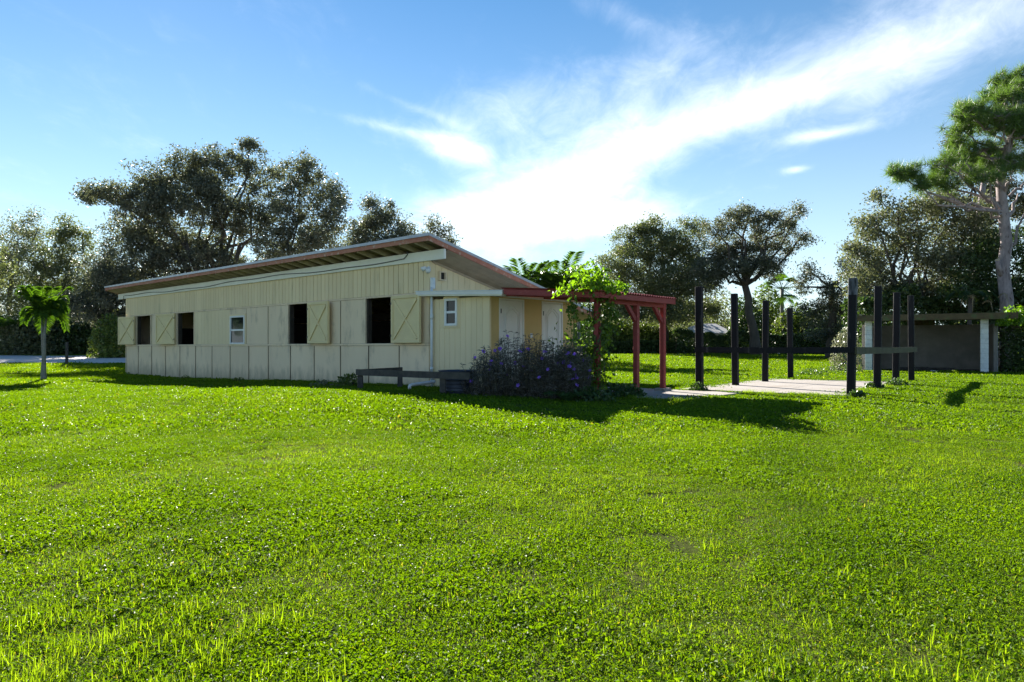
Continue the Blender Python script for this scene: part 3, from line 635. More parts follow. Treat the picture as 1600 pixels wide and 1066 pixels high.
# ---------------------------------------------------------------- low plank rail, tub, pipe
def small_things():
    root = thing('low_rail', 'low dark plank rail on short posts by the barn corner', 'plank rail', (0, 0, 0))
    P = [W(563, 600, 16.0), W(692, 600, 14.3), W(738, 600, 13.9)]; z1 = .98
    pts = [(P[0][0], P[0][1]), (P[1][0], P[1][1]), (P[2][0], P[2][1])]; back = W(625, 590, 17.55)
    for (x, y) in [pts[0], pts[1], (back[0], back[1])]:
        s = MB(); s.box(x-.06, x+.06, y-.045, y+.045, .25, z1-.01, .008); s.build('post', M['plank'], root)
    for a, b in ((pts[0], pts[1]), (pts[1], pts[2]), (pts[0], (back[0], back[1]))):
        s = MB(); a = np.array(a); b = np.array(b); d = (b-a)/np.linalg.norm(b-a); n = np.array((d[1], -d[0]))
        if n[1] > 0: n = -n
        a2 = a+n*.066-d*.06; b2 = b+n*.066-d*.012
        s.bar((*a2, z1-.065), (*b2, z1-.065), .035, .14); s.build('plank', M['plank'], root)
    # tub
    def tub(name, px, Y, r, h, label):
        p = W(px, 600, Y); t = thing(name, label, 'tub', (p[0], p[1], float(G(p[0], p[1]))-.02))
        prof = [(r*.9, 0), (r*.93, .08)]
        for k in range(6): z = .1+k*(h-.14)/5; prof += [(r*.95, z-.012), (r*.985, z), (r*.95, z+.012)]
        prof += [(r, h-.03), (r*1.04, h-.015), (r*1.04, h), (r*.97, h), (r*.93, h-.02), (r*.88, .25)]
        V = []; k = 28; th = np.arange(k)*2*pi/k; q = []
        for rr, z in prof: V += [(rr*cos(a), rr*sin(a), z) for a in th]
        for i in range(len(prof)-1): q += [(i*k+j, i*k+(j+1) % k, (i+1)*k+(j+1) % k, (i+1)*k+j) for j in range(k)]
        link('tub_wall', fast_mesh('tub_wall', V, np.array(q), M['tub'], True), t)
        s = MB(); s.tube([(0, 0, .2), (0, 0, h-.16)], r*.9, 24); s.build('soil', M['dirt'], t); return t
    tub('planter_tub', 716, 14.75, .41, .52, 'dark ribbed plastic tub behind the low rail')
    p = W(640, 603, 15.3); q = W(676, 600, 15.6); zg = float(G(p[0], p[1]))
    s = MB(); a = np.array((p[0], p[1], zg+.13)); b = np.array((q[0]+.05, q[1], zg+.19))
    s.tube([a+(-.0, 0, -.09), a+(-.0, 0, -.03), a+(.012, 0, -.008), a+(.05, .01, 0), b], .038, 12)
    o = s.build('drain_pipe', M['pvc'], None, True); o['label'] = 'white plastic elbow pipe lying near the barn corner'; o['category'] = 'pipe'
    # reddish stake on the lawn edge
    p = W(104, 573, 39.0); g = float(G(p[0], p[1])); t = thing('stake', 'thin brown marker stake at the lawn edge by the driveway', 'stake', (p[0], p[1], g))
    s = MB(); s.bar((0, 0, -.1), (.02, 0, 1.3), .12, .10); s.build('stake_post', M['plank'], t); s = MB(); s.bar((.0, 0, .42), (.42, .02, .44), .06, .07); s.build('stake_arm', M['plank'], t)
    # small white frame far on the lawn
    p = W(1207, 553, 57.0); g = float(G(p[0], p[1])); t = thing('garden_bench', 'tiny white bench in front of the far dark hedge', 'bench', (p[0], p[1], g))
    s = MB(); s.box(-.55, .55, -.2, .2, .42, .48, .01); s.build('seat', M['white'], t)
    for x in (-.48, .48): s = MB(); s.box(x-.05, x+.05, -.18, .18, -.05, .419, .01); s.build('leg', M['white'], t)
    # far house
    c = W(1098, 520, 66.0); g = float(G(c[0], c[1])); t = thing('far_house', 'low house with pale grey hip roof showing above the hedge', 'house', (c[0], c[1], g), R(-12))
    hw, hd, hz, hr = 2.7, 2.2, 1.9, 2.85
    s = MB(); s.box(-hw+.3, hw-.3, -hd+.3, hd-.3, -.2, hz); s.build('wall', M['stucco'], t)
    s = MB(); V = [(-hw, -hd, hz), (hw, -hd, hz), (hw, hd, hz), (-hw, hd, hz), (-.5, 0, hr), (1.2, 0, hr)]
    s.add(V, [(0, 1, 5, 4), (2, 3, 4, 5), (0, 3, 2, 1)], [(1, 2, 5), (3, 0, 4)]); s.build('roof', M['shingle'], t)
small_things()

# ---------------------------------------------------------------- foliage
def unit(v): return v/(np.linalg.norm(v, axis=-1, keepdims=True)+1e-9)
def leaves(c, size, rg, up=.5, tri=False, aspect=.5, out=None, droop=0):
    """leaf faces at centres c (n,3); returns verts, faces"""
    n = len(c); nr = rg.normal(size=(n, 3)); nr[:, 2] += up
    if out is not None: nr += out
    nr = unit(nr); a = unit(np.cross(nr, rg.normal(size=(n, 3)))); a[:, 2] -= droop; a = unit(a); b = unit(np.cross(nr, a))
    l = size*rg.uniform(.6, 1.35, (n, 1)); w = l*aspect*rg.uniform(.75, 1.2, (n, 1))
    if tri:
        V = np.stack([c-a*l*.5, c+a*l*.25+b*w*.6, c+a*l*.5-b*w*.45], 1)
        return V.reshape(-1, 3), np.arange(3*n).reshape(-1, 3)
    bend = nr*l*.12
    V = np.stack([c-a*l*.5-bend, c-a*l*.02+b*w*.5+bend*.5, c+a*l*.5-bend, c-a*l*.02-b*w*.5+bend*.5], 1)
    return V.reshape(-1, 3), np.arange(4*n).reshape(-1, 4)
def clumps_in(blobs, dens, rg, hollow=.45):
    C, I = [], []
    for bi, (c, r) in enumerate(blobs):
        vol = r[0]*r[1]*r[2]*4.19; n = max(6, int(dens*2.7*vol**.85))
        d = unit(rg.normal(size=(n, 3))); rr = rg.uniform(0, 1, (n, 1))**hollow
        sp = np.where(rg.uniform(size=(n, 1)) < .10, rg.uniform(1.1, 1.38, (n, 1)), rg.uniform(.86, 1.08, (n, 1))); C.append(c+d*rr*r*sp); I += [bi]*n
    return np.vstack(C), np.array(I)
def wig(a, b, n, amp, rg):
    a = np.array(a, float); b = np.array(b, float); t = np.linspace(0, 1, n)[:, None]; p = a+(b-a)*t
    k = rg.normal(size=(n, 3))*amp*np.linalg.norm(b-a); k[0] = 0; k[-1] = 0
    return p+k
def tree(name, label, cat, base, Y, fork, blobs, lm, dens=1.3, per=46, sig=.42, ls=.2, tr=.3, bark='bark', seed=1, group=None, tri=True, twigs=.5, lean=None, depth=.8, extra_trunks=(), limbr=.42):
    """base/fork/blobs in photo pixels at distance Y; blobs (px,py,rx,ry[,dY])"""
    rg = np.random.default_rng(seed); m = PXM(Y)
    bw = W(base[0], base[1], Y); bz = float(G(bw[0], Y)); root = thing(name, label, cat, (bw[0], Y, bz), 0, group); O = np.array((bw[0], Y, bz))
    fk = W(fork[0], fork[1], Y)-O
    B = []
    for b in blobs:
        dY = b[4] if len(b) > 4 else rg.uniform(-1, 1)*m*22
        c = W(b[0], b[1], Y)-O; c = c+np.array((0, dY, 0)); B.append((c, np.array((b[2]*m, max(b[2]*m*depth, b[3]*m*.8), b[3]*m))))
    C, I = clumps_in(B, dens, rg)
    s = MB(); k = 10
    tp = wig((0, 0, -.3), fk, 7, .018, rg); rad = np.linspace(tr, tr*.62, 7); rad[0] *= 1.5; rad[1] *= 1.12; s.tube(tp, rad, k)
    for et in extra_trunks:
        e = W(et[0], et[1], Y)-O; s.tube(wig((et[2]*m if len(et) > 2 else 0, 0, -.3), e, 7, .02, rg), np.linspace(tr*.7, tr*.4, 7), 8)
    for bi, (c, r) in enumerate(B):
        st = fk if c[2] > fk[2]-r[2]*.3 else fk*.75
        lp = wig(st, c, 7, .05, rg); lp[:, 2] += np.sin(np.linspace(0, pi, 7))*.06*np.linalg.norm(c-st)*rg.uniform(-.6, 1)
        s.tube(lp, np.linspace(tr*limbr*.75, tr*.1, 7), 6, cap=False)
        own = C[I == bi]; sel = own[rg.uniform(size=len(own)) < twigs*.4]
        for q in sel:
            d = np.linalg.norm(lp-q, axis=1); d[:2] += 2; j = int(np.argmin(d*np.array([1.6, 1.4, 1.1, 1, 1, 1, 1]))); s.tube(wig(lp[j], q, 4, .07, rg), np.linspace(tr*.11, .012, 4), 4, cap=False)
    s.build('trunk', M[bark], root, True)
    n = int(len(C)*per*2.1); ci = rg.integers(0, len(C), n); off = rg.normal(size=(n, 3))*sig*.82*rg.uniform(.6, 1.25, (len(C), 1))[ci]; off[:, 2] *= .72
    P = C[ci]+off; V, F = leaves(P, ls*.72, rg, .45, tri, .62)
    link('crown', fast_mesh('crown', V, F, M[lm]), root)
    return root

def trees():
    g1 = 'oaks behind the barn'
    tree('oak_tree', 'broad dark oak with the tallest crown behind the barn roof', 'tree', (330, 556), 54, (335, 465),
         [(175, 310, 42, 26), (235, 292, 50, 34), (300, 270, 52, 34), (350, 258, 40, 28), (393, 252, 26, 32), (410, 285, 36, 34), (260, 330, 62, 36), (340, 320, 62, 42), (190, 365, 52, 34), (255, 385, 60, 40), (380, 350, 46, 40), (155, 415, 30, 26), (320, 390, 50, 30), (420, 340, 26, 30), (395, 236, 10, 14), (225, 425, 46, 26), (290, 430, 46, 22), (350, 415, 46, 24), (180, 445, 36, 26), (430, 395, 30, 24), (120, 300, 10, 8)],
         'oak', 1.0, 52, .42, .26, .34, seed=11, group=g1, twigs=.5, extra_trunks=((285, 400, -20), (375, 380, 10), (432, 395, 25)), limbr=.75)
    tree('oak_tree', 'upright dark oak crown just right of the broad one behind the barn', 'tree', (470, 556), 51, (455, 430),
         [(470, 280, 32, 30), (500, 300, 36, 34), (520, 335, 26, 34), (460, 330, 32, 40), (490, 375, 50, 34), (440, 385, 40, 26), (478, 256, 14, 12)],
         'oak', 1.15, 54, .42, .25, .3, seed=12, group=g1, twigs=.4)
    tree('oak_tree', 'lower brownish oak crown rising over the barn roof peak', 'tree', (590, 556), 57, (590, 440),
         [(590, 335, 32, 30), (565, 360, 30, 34), (620, 360, 28, 28), (600, 390, 52, 26), (640, 372, 20, 20), (575, 315, 14, 14), (548, 385, 30, 24), (632, 395, 30, 18)],
         'oak', 1.2, 50, .42, .25, .35, seed=13, group=g1)
    tree('oak_tree', 'small dark treetop peeking over the roof peak beside the cloud', 'tree', (678, 556), 50, (676, 430),
         [(672, 352, 16, 18), (690, 366, 16, 14), (664, 376, 22, 16), (704, 376, 10, 9), (678, 400, 30, 18)], 'oak', 1.5, 46, .36, .22, .22, seed=14, group=g1)
    g2 = 'trees beyond the driveway'
    tree('feathery_tree', 'pale feathery tree at the left edge of the picture', 'tree', (14, 556), 62, (18, 440),
         [(30, 345, 26, 24), (5, 375, 34, 34), (70, 440, 30, 30), (40, 480, 40, 24), (50, 375, 30, 34), (20, 420, 44, 34), (-30, 410, 40, 50), (-5, 470, 40, 30)], 'paleleaf', .75, 40, .5, .24, .3, seed=15, group=g2, twigs=.7)
    tree('oak_tree', 'grey-green oak between the feathery tree and the broad oak', 'tree', (100, 556), 60, (98, 470),
         [(95, 360, 26, 28), (115, 395, 32, 34), (80, 410, 36, 34), (110, 445, 46, 34), (125, 365, 14, 14), (60, 460, 40, 30), (130, 480, 40, 30), (85, 500, 50, 24)], 'oak2', 1.0, 48, .45, .25, .35, seed=16, group=g2)
    tree('oak_tree', 'dense blue-black oak low beside the left end of the barn roof', 'tree', (165, 556), 50, (165, 500),
         [(150, 440, 34, 34), (185, 425, 34, 34), (120, 470, 28, 26), (160, 485, 40, 28), (200, 470, 30, 30), (215, 520, 30, 26)], 'oak', 1.5, 56, .42, .24, .35, seed=17, group=g2)
    tree('oak_tree', 'leaning oak at the far left edge before the driveway', 'tree', (-48, 572), 39, (-46, 470), [(-60, 385, 46, 34), (-25, 400, 30, 26), (-90, 420, 46, 40), (-40, 440, 44, 30), (-10, 425, 18, 16), (-110, 470, 46, 30)], 'oak2', 1.3, 50, .4, .2, .26, seed=18, group=g2)
    g3 = 'oaks along the far hedge'
    tree('oak_tree', 'wide dense olive oak behind the red pergola', 'tree', (1040, 548), 60, (1035, 480),
         [(985, 372, 26, 22), (1030, 362, 34, 26), (1010, 400, 46, 34), (965, 415, 32, 32), (1065, 390, 40, 36), (1090, 352, 24, 20), (1000, 450, 52, 34), (1060, 445, 48, 40), (950, 450, 26, 26), (1100, 430, 34, 36), (1040, 490, 54, 20), (1000, 357, 14, 12), (1095, 480, 44, 22), (970, 485, 40, 22)],
         'oak2', 1.35, 56, .42, .23, .42, seed=21, group=g3)
    tree('oak_tree', 'oak with bare slanting trunk and spreading crown behind the black posts', 'tree', (1183, 540), 55, (1164, 446),
         [(1115, 358, 26, 22), (1150, 348, 30, 22), (1195, 352, 34, 24), (1238, 350, 20, 22), (1262, 366, 20, 14), (1170, 385, 44, 24), (1220, 385, 34, 20), (1125, 395, 36, 28), (1180, 415, 40, 16), (1110, 430, 34, 22), (1205, 425, 22, 16), (1145, 425, 34, 16), (1172, 332, 14, 10), (1247, 333, 8, 10)],
         'oak', 1.5, 54, .36, .21, .42, seed=22, group=g3, limbr=.5)
    tree('oak_tree', 'dark oak with a gnarled limb left of the block shed', 'tree', (1300, 548), 46, (1300, 450),
         [(1272, 425, 20, 16), (1255, 445, 14, 12), (1290, 455, 26, 22), (1320, 420, 22, 22), (1310, 480, 30, 26), (1275, 485, 20, 18), (1335, 455, 24, 26), (1330, 510, 30, 24), (1295, 520, 30, 20)], 'oak', 1.9, 54, .34, .2, .32, seed=23, group=g3)
    tree('tall_shrub_tree', 'broad speckled grey-green tree behind the block shed', 'tree', (1420, 560), 37, (1420, 470),
         [(1400, 330, 32, 24), (1450, 320, 32, 24), (1360, 360, 34, 26), (1420, 370, 44, 34), (1480, 355, 30, 34), (1340, 395, 28, 24), (1380, 410, 40, 32), (1450, 410, 44, 34), (1400, 455, 50, 30), (1460, 460, 40, 26), (1375, 305, 10, 10), (1345, 440, 30, 30), (1500, 430, 30, 30), (1510, 345, 34, 34), (1475, 315, 26, 20), (1520, 390, 34, 30)],
         'paleleaf', 3.0, 44, .35, .19, .3, seed=24, twigs=.5)
    tree('oak_tree', 'dark leafy treetop behind the tall pine', 'tree', (1526, 560), 43, (1528, 360),
         [(1480, 225, 20, 14), (1500, 255, 32, 24), (1530, 265, 36, 28), (1560, 300, 30, 34), (1595, 330, 30, 44), (1535, 330, 34, 26), (1500, 300, 30, 24), (1560, 370, 40, 30)], 'oak', 2.4, 40, .36, .2, .34, seed=25, twigs=.7)
    tree('undergrowth_tree', 'deep green broadleaf thicket around the pine trunk', 'tree', (1545, 560), 35.5, (1550, 500),
         [(1530, 410, 34, 34), (1590, 420, 34, 44), (1520, 455, 34, 28), (1560, 465, 40, 34), (1610, 480, 30, 40), (1500, 480, 26, 22), (1545, 385, 26, 22), (1505, 425, 26, 26), (1600, 380, 24, 26), (1485, 455, 26, 24)], 'hedge', 2.6, 46, .34, .2, .15, seed=26)
trees()
def far_wood():
    rg = np.random.default_rng(66); n = 60000; a = rg.uniform(-52, 52, n); d = rg.uniform(88, 104, n); x = d*np.tan(np.radians(a)); top = 4.6+1.3*np.sin(a*.55)+.9*np.sin(a*1.7+1)+.5*np.sin(a*4.1); z = rg.uniform(0, 1, n)**.8*top+rg.normal(size=n)*.15
    P = np.stack([x, d, G(x, d)+z], 1); V, F = leaves(P, .5, rg, .4, True, .7); link('treeline', fast_mesh('treeline', V, F, M['oak2']), kind='stuff', label='low far-off belt of trees behind everything', category='trees')
far_wood()

def pine():
    Y = 33.5; rg = np.random.default_rng(5); m = PXM(Y); b = W(1571, 560, Y); bz = float(G(b[0], Y)); O = np.array((b[0], Y, bz))
    root = thing('pine_tree', 'tall slash pine with pale flaky trunk rising at the right edge', 'tree', tuple(O))
    L = lambda px, py, dy=0: W(px, py, Y)-O+np.array((0, dy, 0))
    s = MB(); tp = [(0, 0, -.3), L(1574, 520), L(1573, 470), L(1567, 420), L(1573, 380), L(1567, 330), L(1563, 285), L(1571, 250), L(1580, 210), L(1592, 165), L(1600, 120)]
    s.tube(tp, [.33, .30, .29, .265, .25, .225, .20, .18, .14, .09, .04], 14)
    B = [(1440, 266, 14, 8, .6), (1412, 268, 13, 9, .4), (1470, 262, 16, 9, -.3), (1485, 284, 18, 9, .5), (1440, 292, 8, 10, 0), (1520, 282, 16, 8, -.8), (1508, 200, 18, 9, .2), (1495, 186, 14, 8, -.6), (1540, 178, 20, 12, .5), (1520, 165, 14, 8, 0), (1560, 160, 20, 10, -.8), (1575, 140, 20, 12, .4), (1555, 205, 18, 9, -1.0), (1525, 215, 16, 8, .9), (1595, 130, 16, 12, 0), (1610, 160, 24, 20, .6), (1590, 190, 20, 12, -.6), (1545, 232, 18, 8, .3), (1600, 225, 20, 12, .8), (1612, 258, 22, 10, -.3), (1640, 200, 30, 30, 0), (1580, 245, 14, 8, 1.0), (1570, 182, 22, 12, 1.2), (1535, 200, 18, 9, -1.2), (1605, 205, 24, 14, -1.0), (1515, 240, 16, 8, .6), (1585, 120, 14, 8, .5), (1560, 262, 18, 8, -.7), (1490, 268, 14, 8, 1.0)]
    att = {0: (1566, 330), 1: (1566, 330), 2: (1568, 320), 3: (1568, 340), 4: (1568, 330), 5: (1567, 345)}
    tufts = []
    for i, (px, py, rx, ry, dy) in enumerate(B):
        c = L(px, py, dy*1.2); st = L(*att[i]) if i in att else L(1572+rg.uniform(-3, 6), py+rg.uniform(18, 50))
        if i not in att and py+40 > 300: st = L(1567, 310)
        lp = wig(st, c, 7, .045, rg); lp[:, 2] -= np.sin(np.linspace(0, pi, 7))*.10*np.linalg.norm(c-st)
        s.tube(lp, np.linspace(.085, .025, 7), 7, cap=False)
        n = int(13+rx*ry*.14); d = unit(rg.normal(size=(n, 3)))*rg.uniform(.15, 1.1, (n, 1))**.6*np.array((rx*m*1.6, rx*m*1.4, ry*m*1.75))
        for q in c+d:
            j = int(np.argmin(np.linalg.norm(lp-q, axis=1))); s.tube(wig(lp[max(j, 2)], q, 4, .06, rg), np.linspace(.022, .008, 4), 4, cap=False); tufts.append(q)
    # bare dead limbs on the right
    for a, b2 in (((1568, 400), (1612, 330)), ((1570, 345), (1600, 300)), ((1567, 300), (1540, 275)), ((1568, 330), (1525, 300))):
        s.tube(wig(L(*a), L(b2[0], b2[1], rg.uniform(-.5, .5)), 6, .04, rg), np.linspace(.11, .03, 6), 7)
    s.build('trunk', M['pinebark'], root, True)
    st = MB(); st.tube([L(1567, 436), L(1556, 420, -.2), L(1551, 408, -.35)], [.13, .11, .10], 10); o = st.build('cut_branch', M['pinebark'], root, True)
    st = MB(); st.tube([L(1551, 408, -.35), L(1550.7, 407.2, -.36)], [.098, .095], 10); st.build('cut_face', M['cutwood'], o)
    T = np.array(tufts); k = 42; n = len(T)*k; ci = rg.integers(0, len(T), n)
    d = rg.normal(size=(n, 3)); d[:, 2] += .55; d = unit(d); l = rg.uniform(.25, .58, (n, 1)); p0 = T[ci]+rg.normal(size=(n, 3))*.05; sd = unit(np.cross(d, rg.normal(size=(n, 3))))*.011
    V = np.stack([p0-sd, p0+sd, p0+d*l], 1).reshape(-1, 3); link('crown', fast_mesh('crown', V, np.arange(3*n).reshape(-1, 3), M['needle']), root)
    # second thin trunk beside it
    Y2 = 41; b = W(1524, 560, Y2); bz = float(G(b[0], Y2)); O2 = np.array((b[0], Y2, bz)); r2 = thing('pine_tree', 'second thinner grey pine trunk left of the tall pine', 'tree', tuple(O2))
    s = MB(); s.tube([(0, 0, -.3), W(1524, 440, Y2)-O2, W(1527, 370, Y2)-O2, W(1534, 310, Y2)-O2, W(1540, 262, Y2)-O2], [.26, .24, .22, .18, .1], 10)
    T = []
    for px, py in ((1555, 250), (1538, 244), (1518, 250), (1505, 262), (1560, 275)):
        c = W(px, py, Y2)-O2; s.tube(wig(W(1538, 285, Y2)-O2, c, 5, .05, rg), np.linspace(.06, .02, 5), 6)
        for q in range(6): T.append(c+rg.normal(size=3)*.3)
    s.build('trunk', M['pinebark'], r2, True); T = np.array(T); k = 80; n = len(T)*k; ci = rg.integers(0, len(T), n); d = rg.normal(size=(n, 3)); d[:, 2] += .5; d = unit(d); l = rg.uniform(.2, .42, (n, 1)); sd = unit(np.cross(d, rg.normal(size=(n, 3))))*.012
    V = np.stack([T[ci]-sd, T[ci]+sd, T[ci]+d*l], 1).reshape(-1, 3); link('crown', fast_mesh('crown', V, np.arange(3*n).reshape(-1, 3), M['needle']), r2)
pine()

def frond(s_st, LV, LF, root, az, length, rise, droop, rg, nl=34, ll=.45, lw=.035, rr=.014, hang=.5):
    """arching feather frond; rachis into s_st, leaflets appended to LV"""
    t = np.linspace(0, 1, 14); h = np.array((cos(az), sin(az), 0)); P = root+h*(length*t*(1-.25*t*droop))[:, None]+np.array((0, 0, 1))*(length*(rise*t-droop*t**2.2*.9))[:, None]
    s_st.tube(P, np.linspace(rr, rr*.25, 14), 5, cap=False)
    nl = int(nl*1.7)
    for k in range(nl):
        u = .10+.86*k/nl; i = min(int(u*13), 12); f = u*13-i; p = P[i]*(1-f)+P[i+1]*f; d = unit(P[i+1]-P[i]); side = unit(np.cross(d, (0, 0, 1)))
        L_ = ll*(1-.75*abs(u-.45)**1.6*1.6)*rg.uniform(.85, 1.1)
        for sg in (-1, 1):
            v = unit(side*sg*.85+d*.62+np.array((0, 0, .28-hang*rg.uniform(.5, 1.1)))); tip = p+v*L_; mid = p+v*L_*.45+np.array((0, 0, .05*L_)); w = unit(np.cross(v, (0, 0, 1))+rg.normal(size=3)*.25)*lw*.5
            LV.append((p, mid+w, tip, mid-w))
def palm(name, label, px, pbase, Y, ptop, nf, length, rise, droop, lm, seed, tr=.09, ll=.45, lw=.04, trunks=1, bark='palmbark', group=None, hang=.5, spread=(0, 2*pi), rv=(.6, 1.25)):
    rg = np.random.default_rng(seed); b = W(px, pbase, Y); bz = float(G(b[0], Y)); O = np.array((b[0], Y, bz)); root = thing(name, label, 'palm tree', tuple(O), 0, group)
    LV = []; s = MB(); st = MB()
    for k in range(trunks):
        ox = (k-(trunks-1)/2)*tr*1.9; top = W(px, ptop, Y)-O+np.array((ox*1.5, 0, 0))
        s.tube(wig((ox, 0, -.2), top, 6, .01, rg), np.array([1.7, 1.25, 1.05, 1, .95, .8])*tr, 10)
        for i in range(nf):
            a = spread[0]+(spread[1]-spread[0])*(i+rg.uniform(0, .6))/nf; frond(st, LV, None, top+np.array((0, 0, rg.uniform(-.08, .05))), a, length*rg.uniform(.8, 1.1), rise*rg.uniform(*rv), droop*rg.uniform(.8, 1.2), rg, ll=ll, lw=lw, hang=hang)
    s.build('trunk', M[bark], root, True); st.build('frond_stalk', M[lm], root, True)
    V = np.array(LV).reshape(-1, 3); link('fronds', fast_mesh('fronds', V, np.arange(len(V)).reshape(-1, 4), M[lm]), root); return root
def fan_palm(name, label, px, pbase, Y, ptop, seed, R_=.9, tr=.16):
    rg = np.random.default_rng(seed); b = W(px, pbase, Y); bz = float(G(b[0], Y)); O = np.array((b[0], Y, bz)); root = thing(name, label, 'palm tree', tuple(O)); top = W(px, ptop, Y)-O
    s = MB(); s.tube(wig((0, 0, -.2), top, 6, .01, rg), tr, 10); s.build('trunk', M['palmbark'], root, True); V = []; st = MB()
    for i in range(26):
        d = rg.normal(size=3); d[2] = d[2]*.7+.35; d = unit(d); c = top+d*R_*rg.uniform(.9, 1.3); st.tube([top, c], .02, 4, cap=False); sd = unit(np.cross(d, (0, 0, 1))); n = np.cross(sd, d)
        for k in range(13):
            a = R(-75+150*k/12); v = d*cos(a)+sd*sin(a); tip = c+v*R_*rg.uniform(.75, 1)+np.array((0, 0, -.22)); w = np.cross(v, n)*.05; V.append((c, c+v*R_*.5+w, tip, c+v*R_*.5-w))
    st.build('frond_stalk', M['darkpalm'], root); V = np.array(V).reshape(-1, 3); link('fronds', fast_mesh('fronds', V, np.arange(len(V)).reshape(-1, 4), M['palmleaf']), root)
palm('young_palm', 'young palm with slim twin grey trunk on the left lawn', 69, 590, 26.5, 496, 13, 1.15, 1.45, 1.25, 'youngpalm', 31, .05, .40, .06, 2, hang=.45, rv=(.45, 1.45))
gp = 'palms behind the barn'
palm('feather_palm', 'bright feather palm tuft left of the pair behind the annex roof', 822, 550, 38, 462, 15, 1.9, 1.25, .65, 'palmleaf', 32, .09, .72, .085, 1, group=gp)
palm('feather_palm', 'tallest feather palm behind the annex roof with upright fronds', 876, 550, 36, 460, 15, 2.0, 1.35, .7, 'palmleaf', 33, .09, .72, .085, 1, group=gp)
palm('feather_palm', 'spreading feather palm behind the vine on the pergola', 905, 550, 38, 456, 14, 1.7, 1.0, .7, 'palmleaf', 34, .09, .72, .085, 1, group=gp)
palm('feather_palm', 'small bright palm clump left of the young palm', 24, 556, 54, 520, 12, 2.2, 1.1, .7, 'palmleaf', 37, .08, .6, .08, 1)
fan_palm('fan_palm', 'small fan palm far behind between the black posts', 1222, 548, 62, 452, 36)
def shed_palm():
    Y = 33.0; rg = np.random.default_rng(44); b = W(1512, 560, Y); bz = float(G(b[0], Y)); O = np.array((b[0], Y, bz)); root = thing('drooping_palm', 'palm with dry drooping pale fronds over the shed roof', 'palm tree', tuple(O)); top = W(1516, 466, Y)-O
    s = MB(); s.tube([(0, 0, -.2), top*.5, top], [.12, .1, .08], 8); s.build('trunk', M['bark'], root, True); LV = []; st = MB()
    for i in range(7): frond(st, LV, None, top, i*.9+.3, 1.5, .8, 1.0, rg, ll=.4, lw=.045, hang=.8)
    V = np.array(LV).reshape(-1, 3); link('fronds', fast_mesh('fronds', V, np.arange(len(V)).reshape(-1, 4), M['darkpalm']), root); st.build('frond_stalk', M['darkpalm'], root)
    LV = []; st = MB()
    for i in range(6): frond(st, LV, None, top+np.array((rg.uniform(-.3, 1.2), -.2, rg.uniform(-.3, .1))), 2.6+i*.75, rg.uniform(.7, 1.3), 1.0, 1.7, rg, nl=6, ll=.2, lw=.03, rr=.03, hang=1.0)
    V = np.array(LV).reshape(-1, 3); link('dry_fronds', fast_mesh('dry_fronds', V, np.arange(len(V)).reshape(-1, 4), M['dryfrond']), root); st.build('frond_stalk', M['dryfrond'], root)
shed_palm()

def bush(name, label, cat, c, r, lm, n, ls, seed, group=None, up=.4, tri=True, shell=.35, stems=8, lumpy=.25):
    """c world centre of the base, r half sizes (x, y, height)"""
    rg = np.random.default_rng(seed); root = thing(name, label, cat, tuple(c), 0, group); r = np.array(r, float)
    nl = 26; d0 = unit(rg.normal(size=(nl, 3))); d0[:, 2] = np.abs(d0[:, 2]); amp = rg.uniform(-lumpy, lumpy, nl)
    d = unit(rg.normal(size=(n, 3))); d[:, 2] = np.abs(d[:, 2])*1.05; rr = rg.uniform(0, 1, (n, 1))**shell
    wgt = np.exp((d@d0.T-1)*14); f = 1+(wgt*amp).sum(1)/(wgt.sum(1)+.3)
    P = d*rr*r*f[:, None]; V, F = leaves(P, ls, rg, up, tri, .6, out=d*.5)
    s = MB()
    for k in range(stems):
        q = P[rg.integers(0, n)]; s.tube(wig((q[0]*.25, q[1]*.25, -.1), q*.9, 5, .06, rg), np.linspace(.03, .008, 5), 5, cap=False)
    s.build('stem', M['stem'], root); link('foliage', fast_mesh('foliage', V, F, M[lm]), root); return root
def hedge(name, label, pts, w, h, lm, n, ls, seed):
    """clipped hedge along a polyline of ground points"""
    rg = np.random.default_rng(seed); pts = np.array(pts, float); O = np.array((*pts[0], float(G(*pts[0])))); root = thing(name, label, 'hedge', tuple(O))
    seg = np.diff(pts, axis=0); L_ = np.linalg.norm(seg, axis=1); u = rg.uniform(0, L_.sum(), n); k = np.searchsorted(np.cumsum(L_), u).clip(0, len(L_)-1); f = (u-np.concatenate([[0], np.cumsum(L_)])[k])/L_[k]
    p = pts[k]+seg[k]*f[:, None]; nn = np.stack([-seg[k][:, 1], seg[k][:, 0]], 1)/L_[k][:, None]
    a = rg.uniform(-1, 1, n); zz = rg.uniform(0, 1, n); side = rg.uniform(size=n); a = np.where(side < .62, np.sign(a)*(1-np.abs(rg.normal(size=n))*.12), a); zz = np.where(side > .70, 1-np.abs(rg.normal(size=n))*.06, zz)
    wob = 1+.10*np.sin(u*1.1+seed)+.07*np.sin(u*2.9)+.04*np.sin(u*7.1)
    xy = p+nn*(a*w*.5*wob)[:, None]; P = np.column_stack([xy, G(xy[:, 0], xy[:, 1])+zz*h*wob])-O
    V, F = leaves(P, ls, rg, .35, True, .62); link('foliage', fast_mesh('foliage', V, F, M[lm]), root)
    s = MB(); q = np.linspace(0, L_.sum(), max(4, int(L_.sum()/1.6)))
    for x in q:
        k = min(np.searchsorted(np.cumsum(L_), x), len(L_)-1); f = (x-np.concatenate([[0], np.cumsum(L_)])[k])/L_[k]; p = pts[k]+seg[k]*f; g = float(G(*p)); s.tube(np.array([(p[0], p[1], g-.1), (p[0]+.1, p[1], g+h*.5), (p[0]-.05, p[1]+.1, g+h*.8)])-O, [.05, .04, .02], 5)
    s.build('stem', M['stem'], root); return root
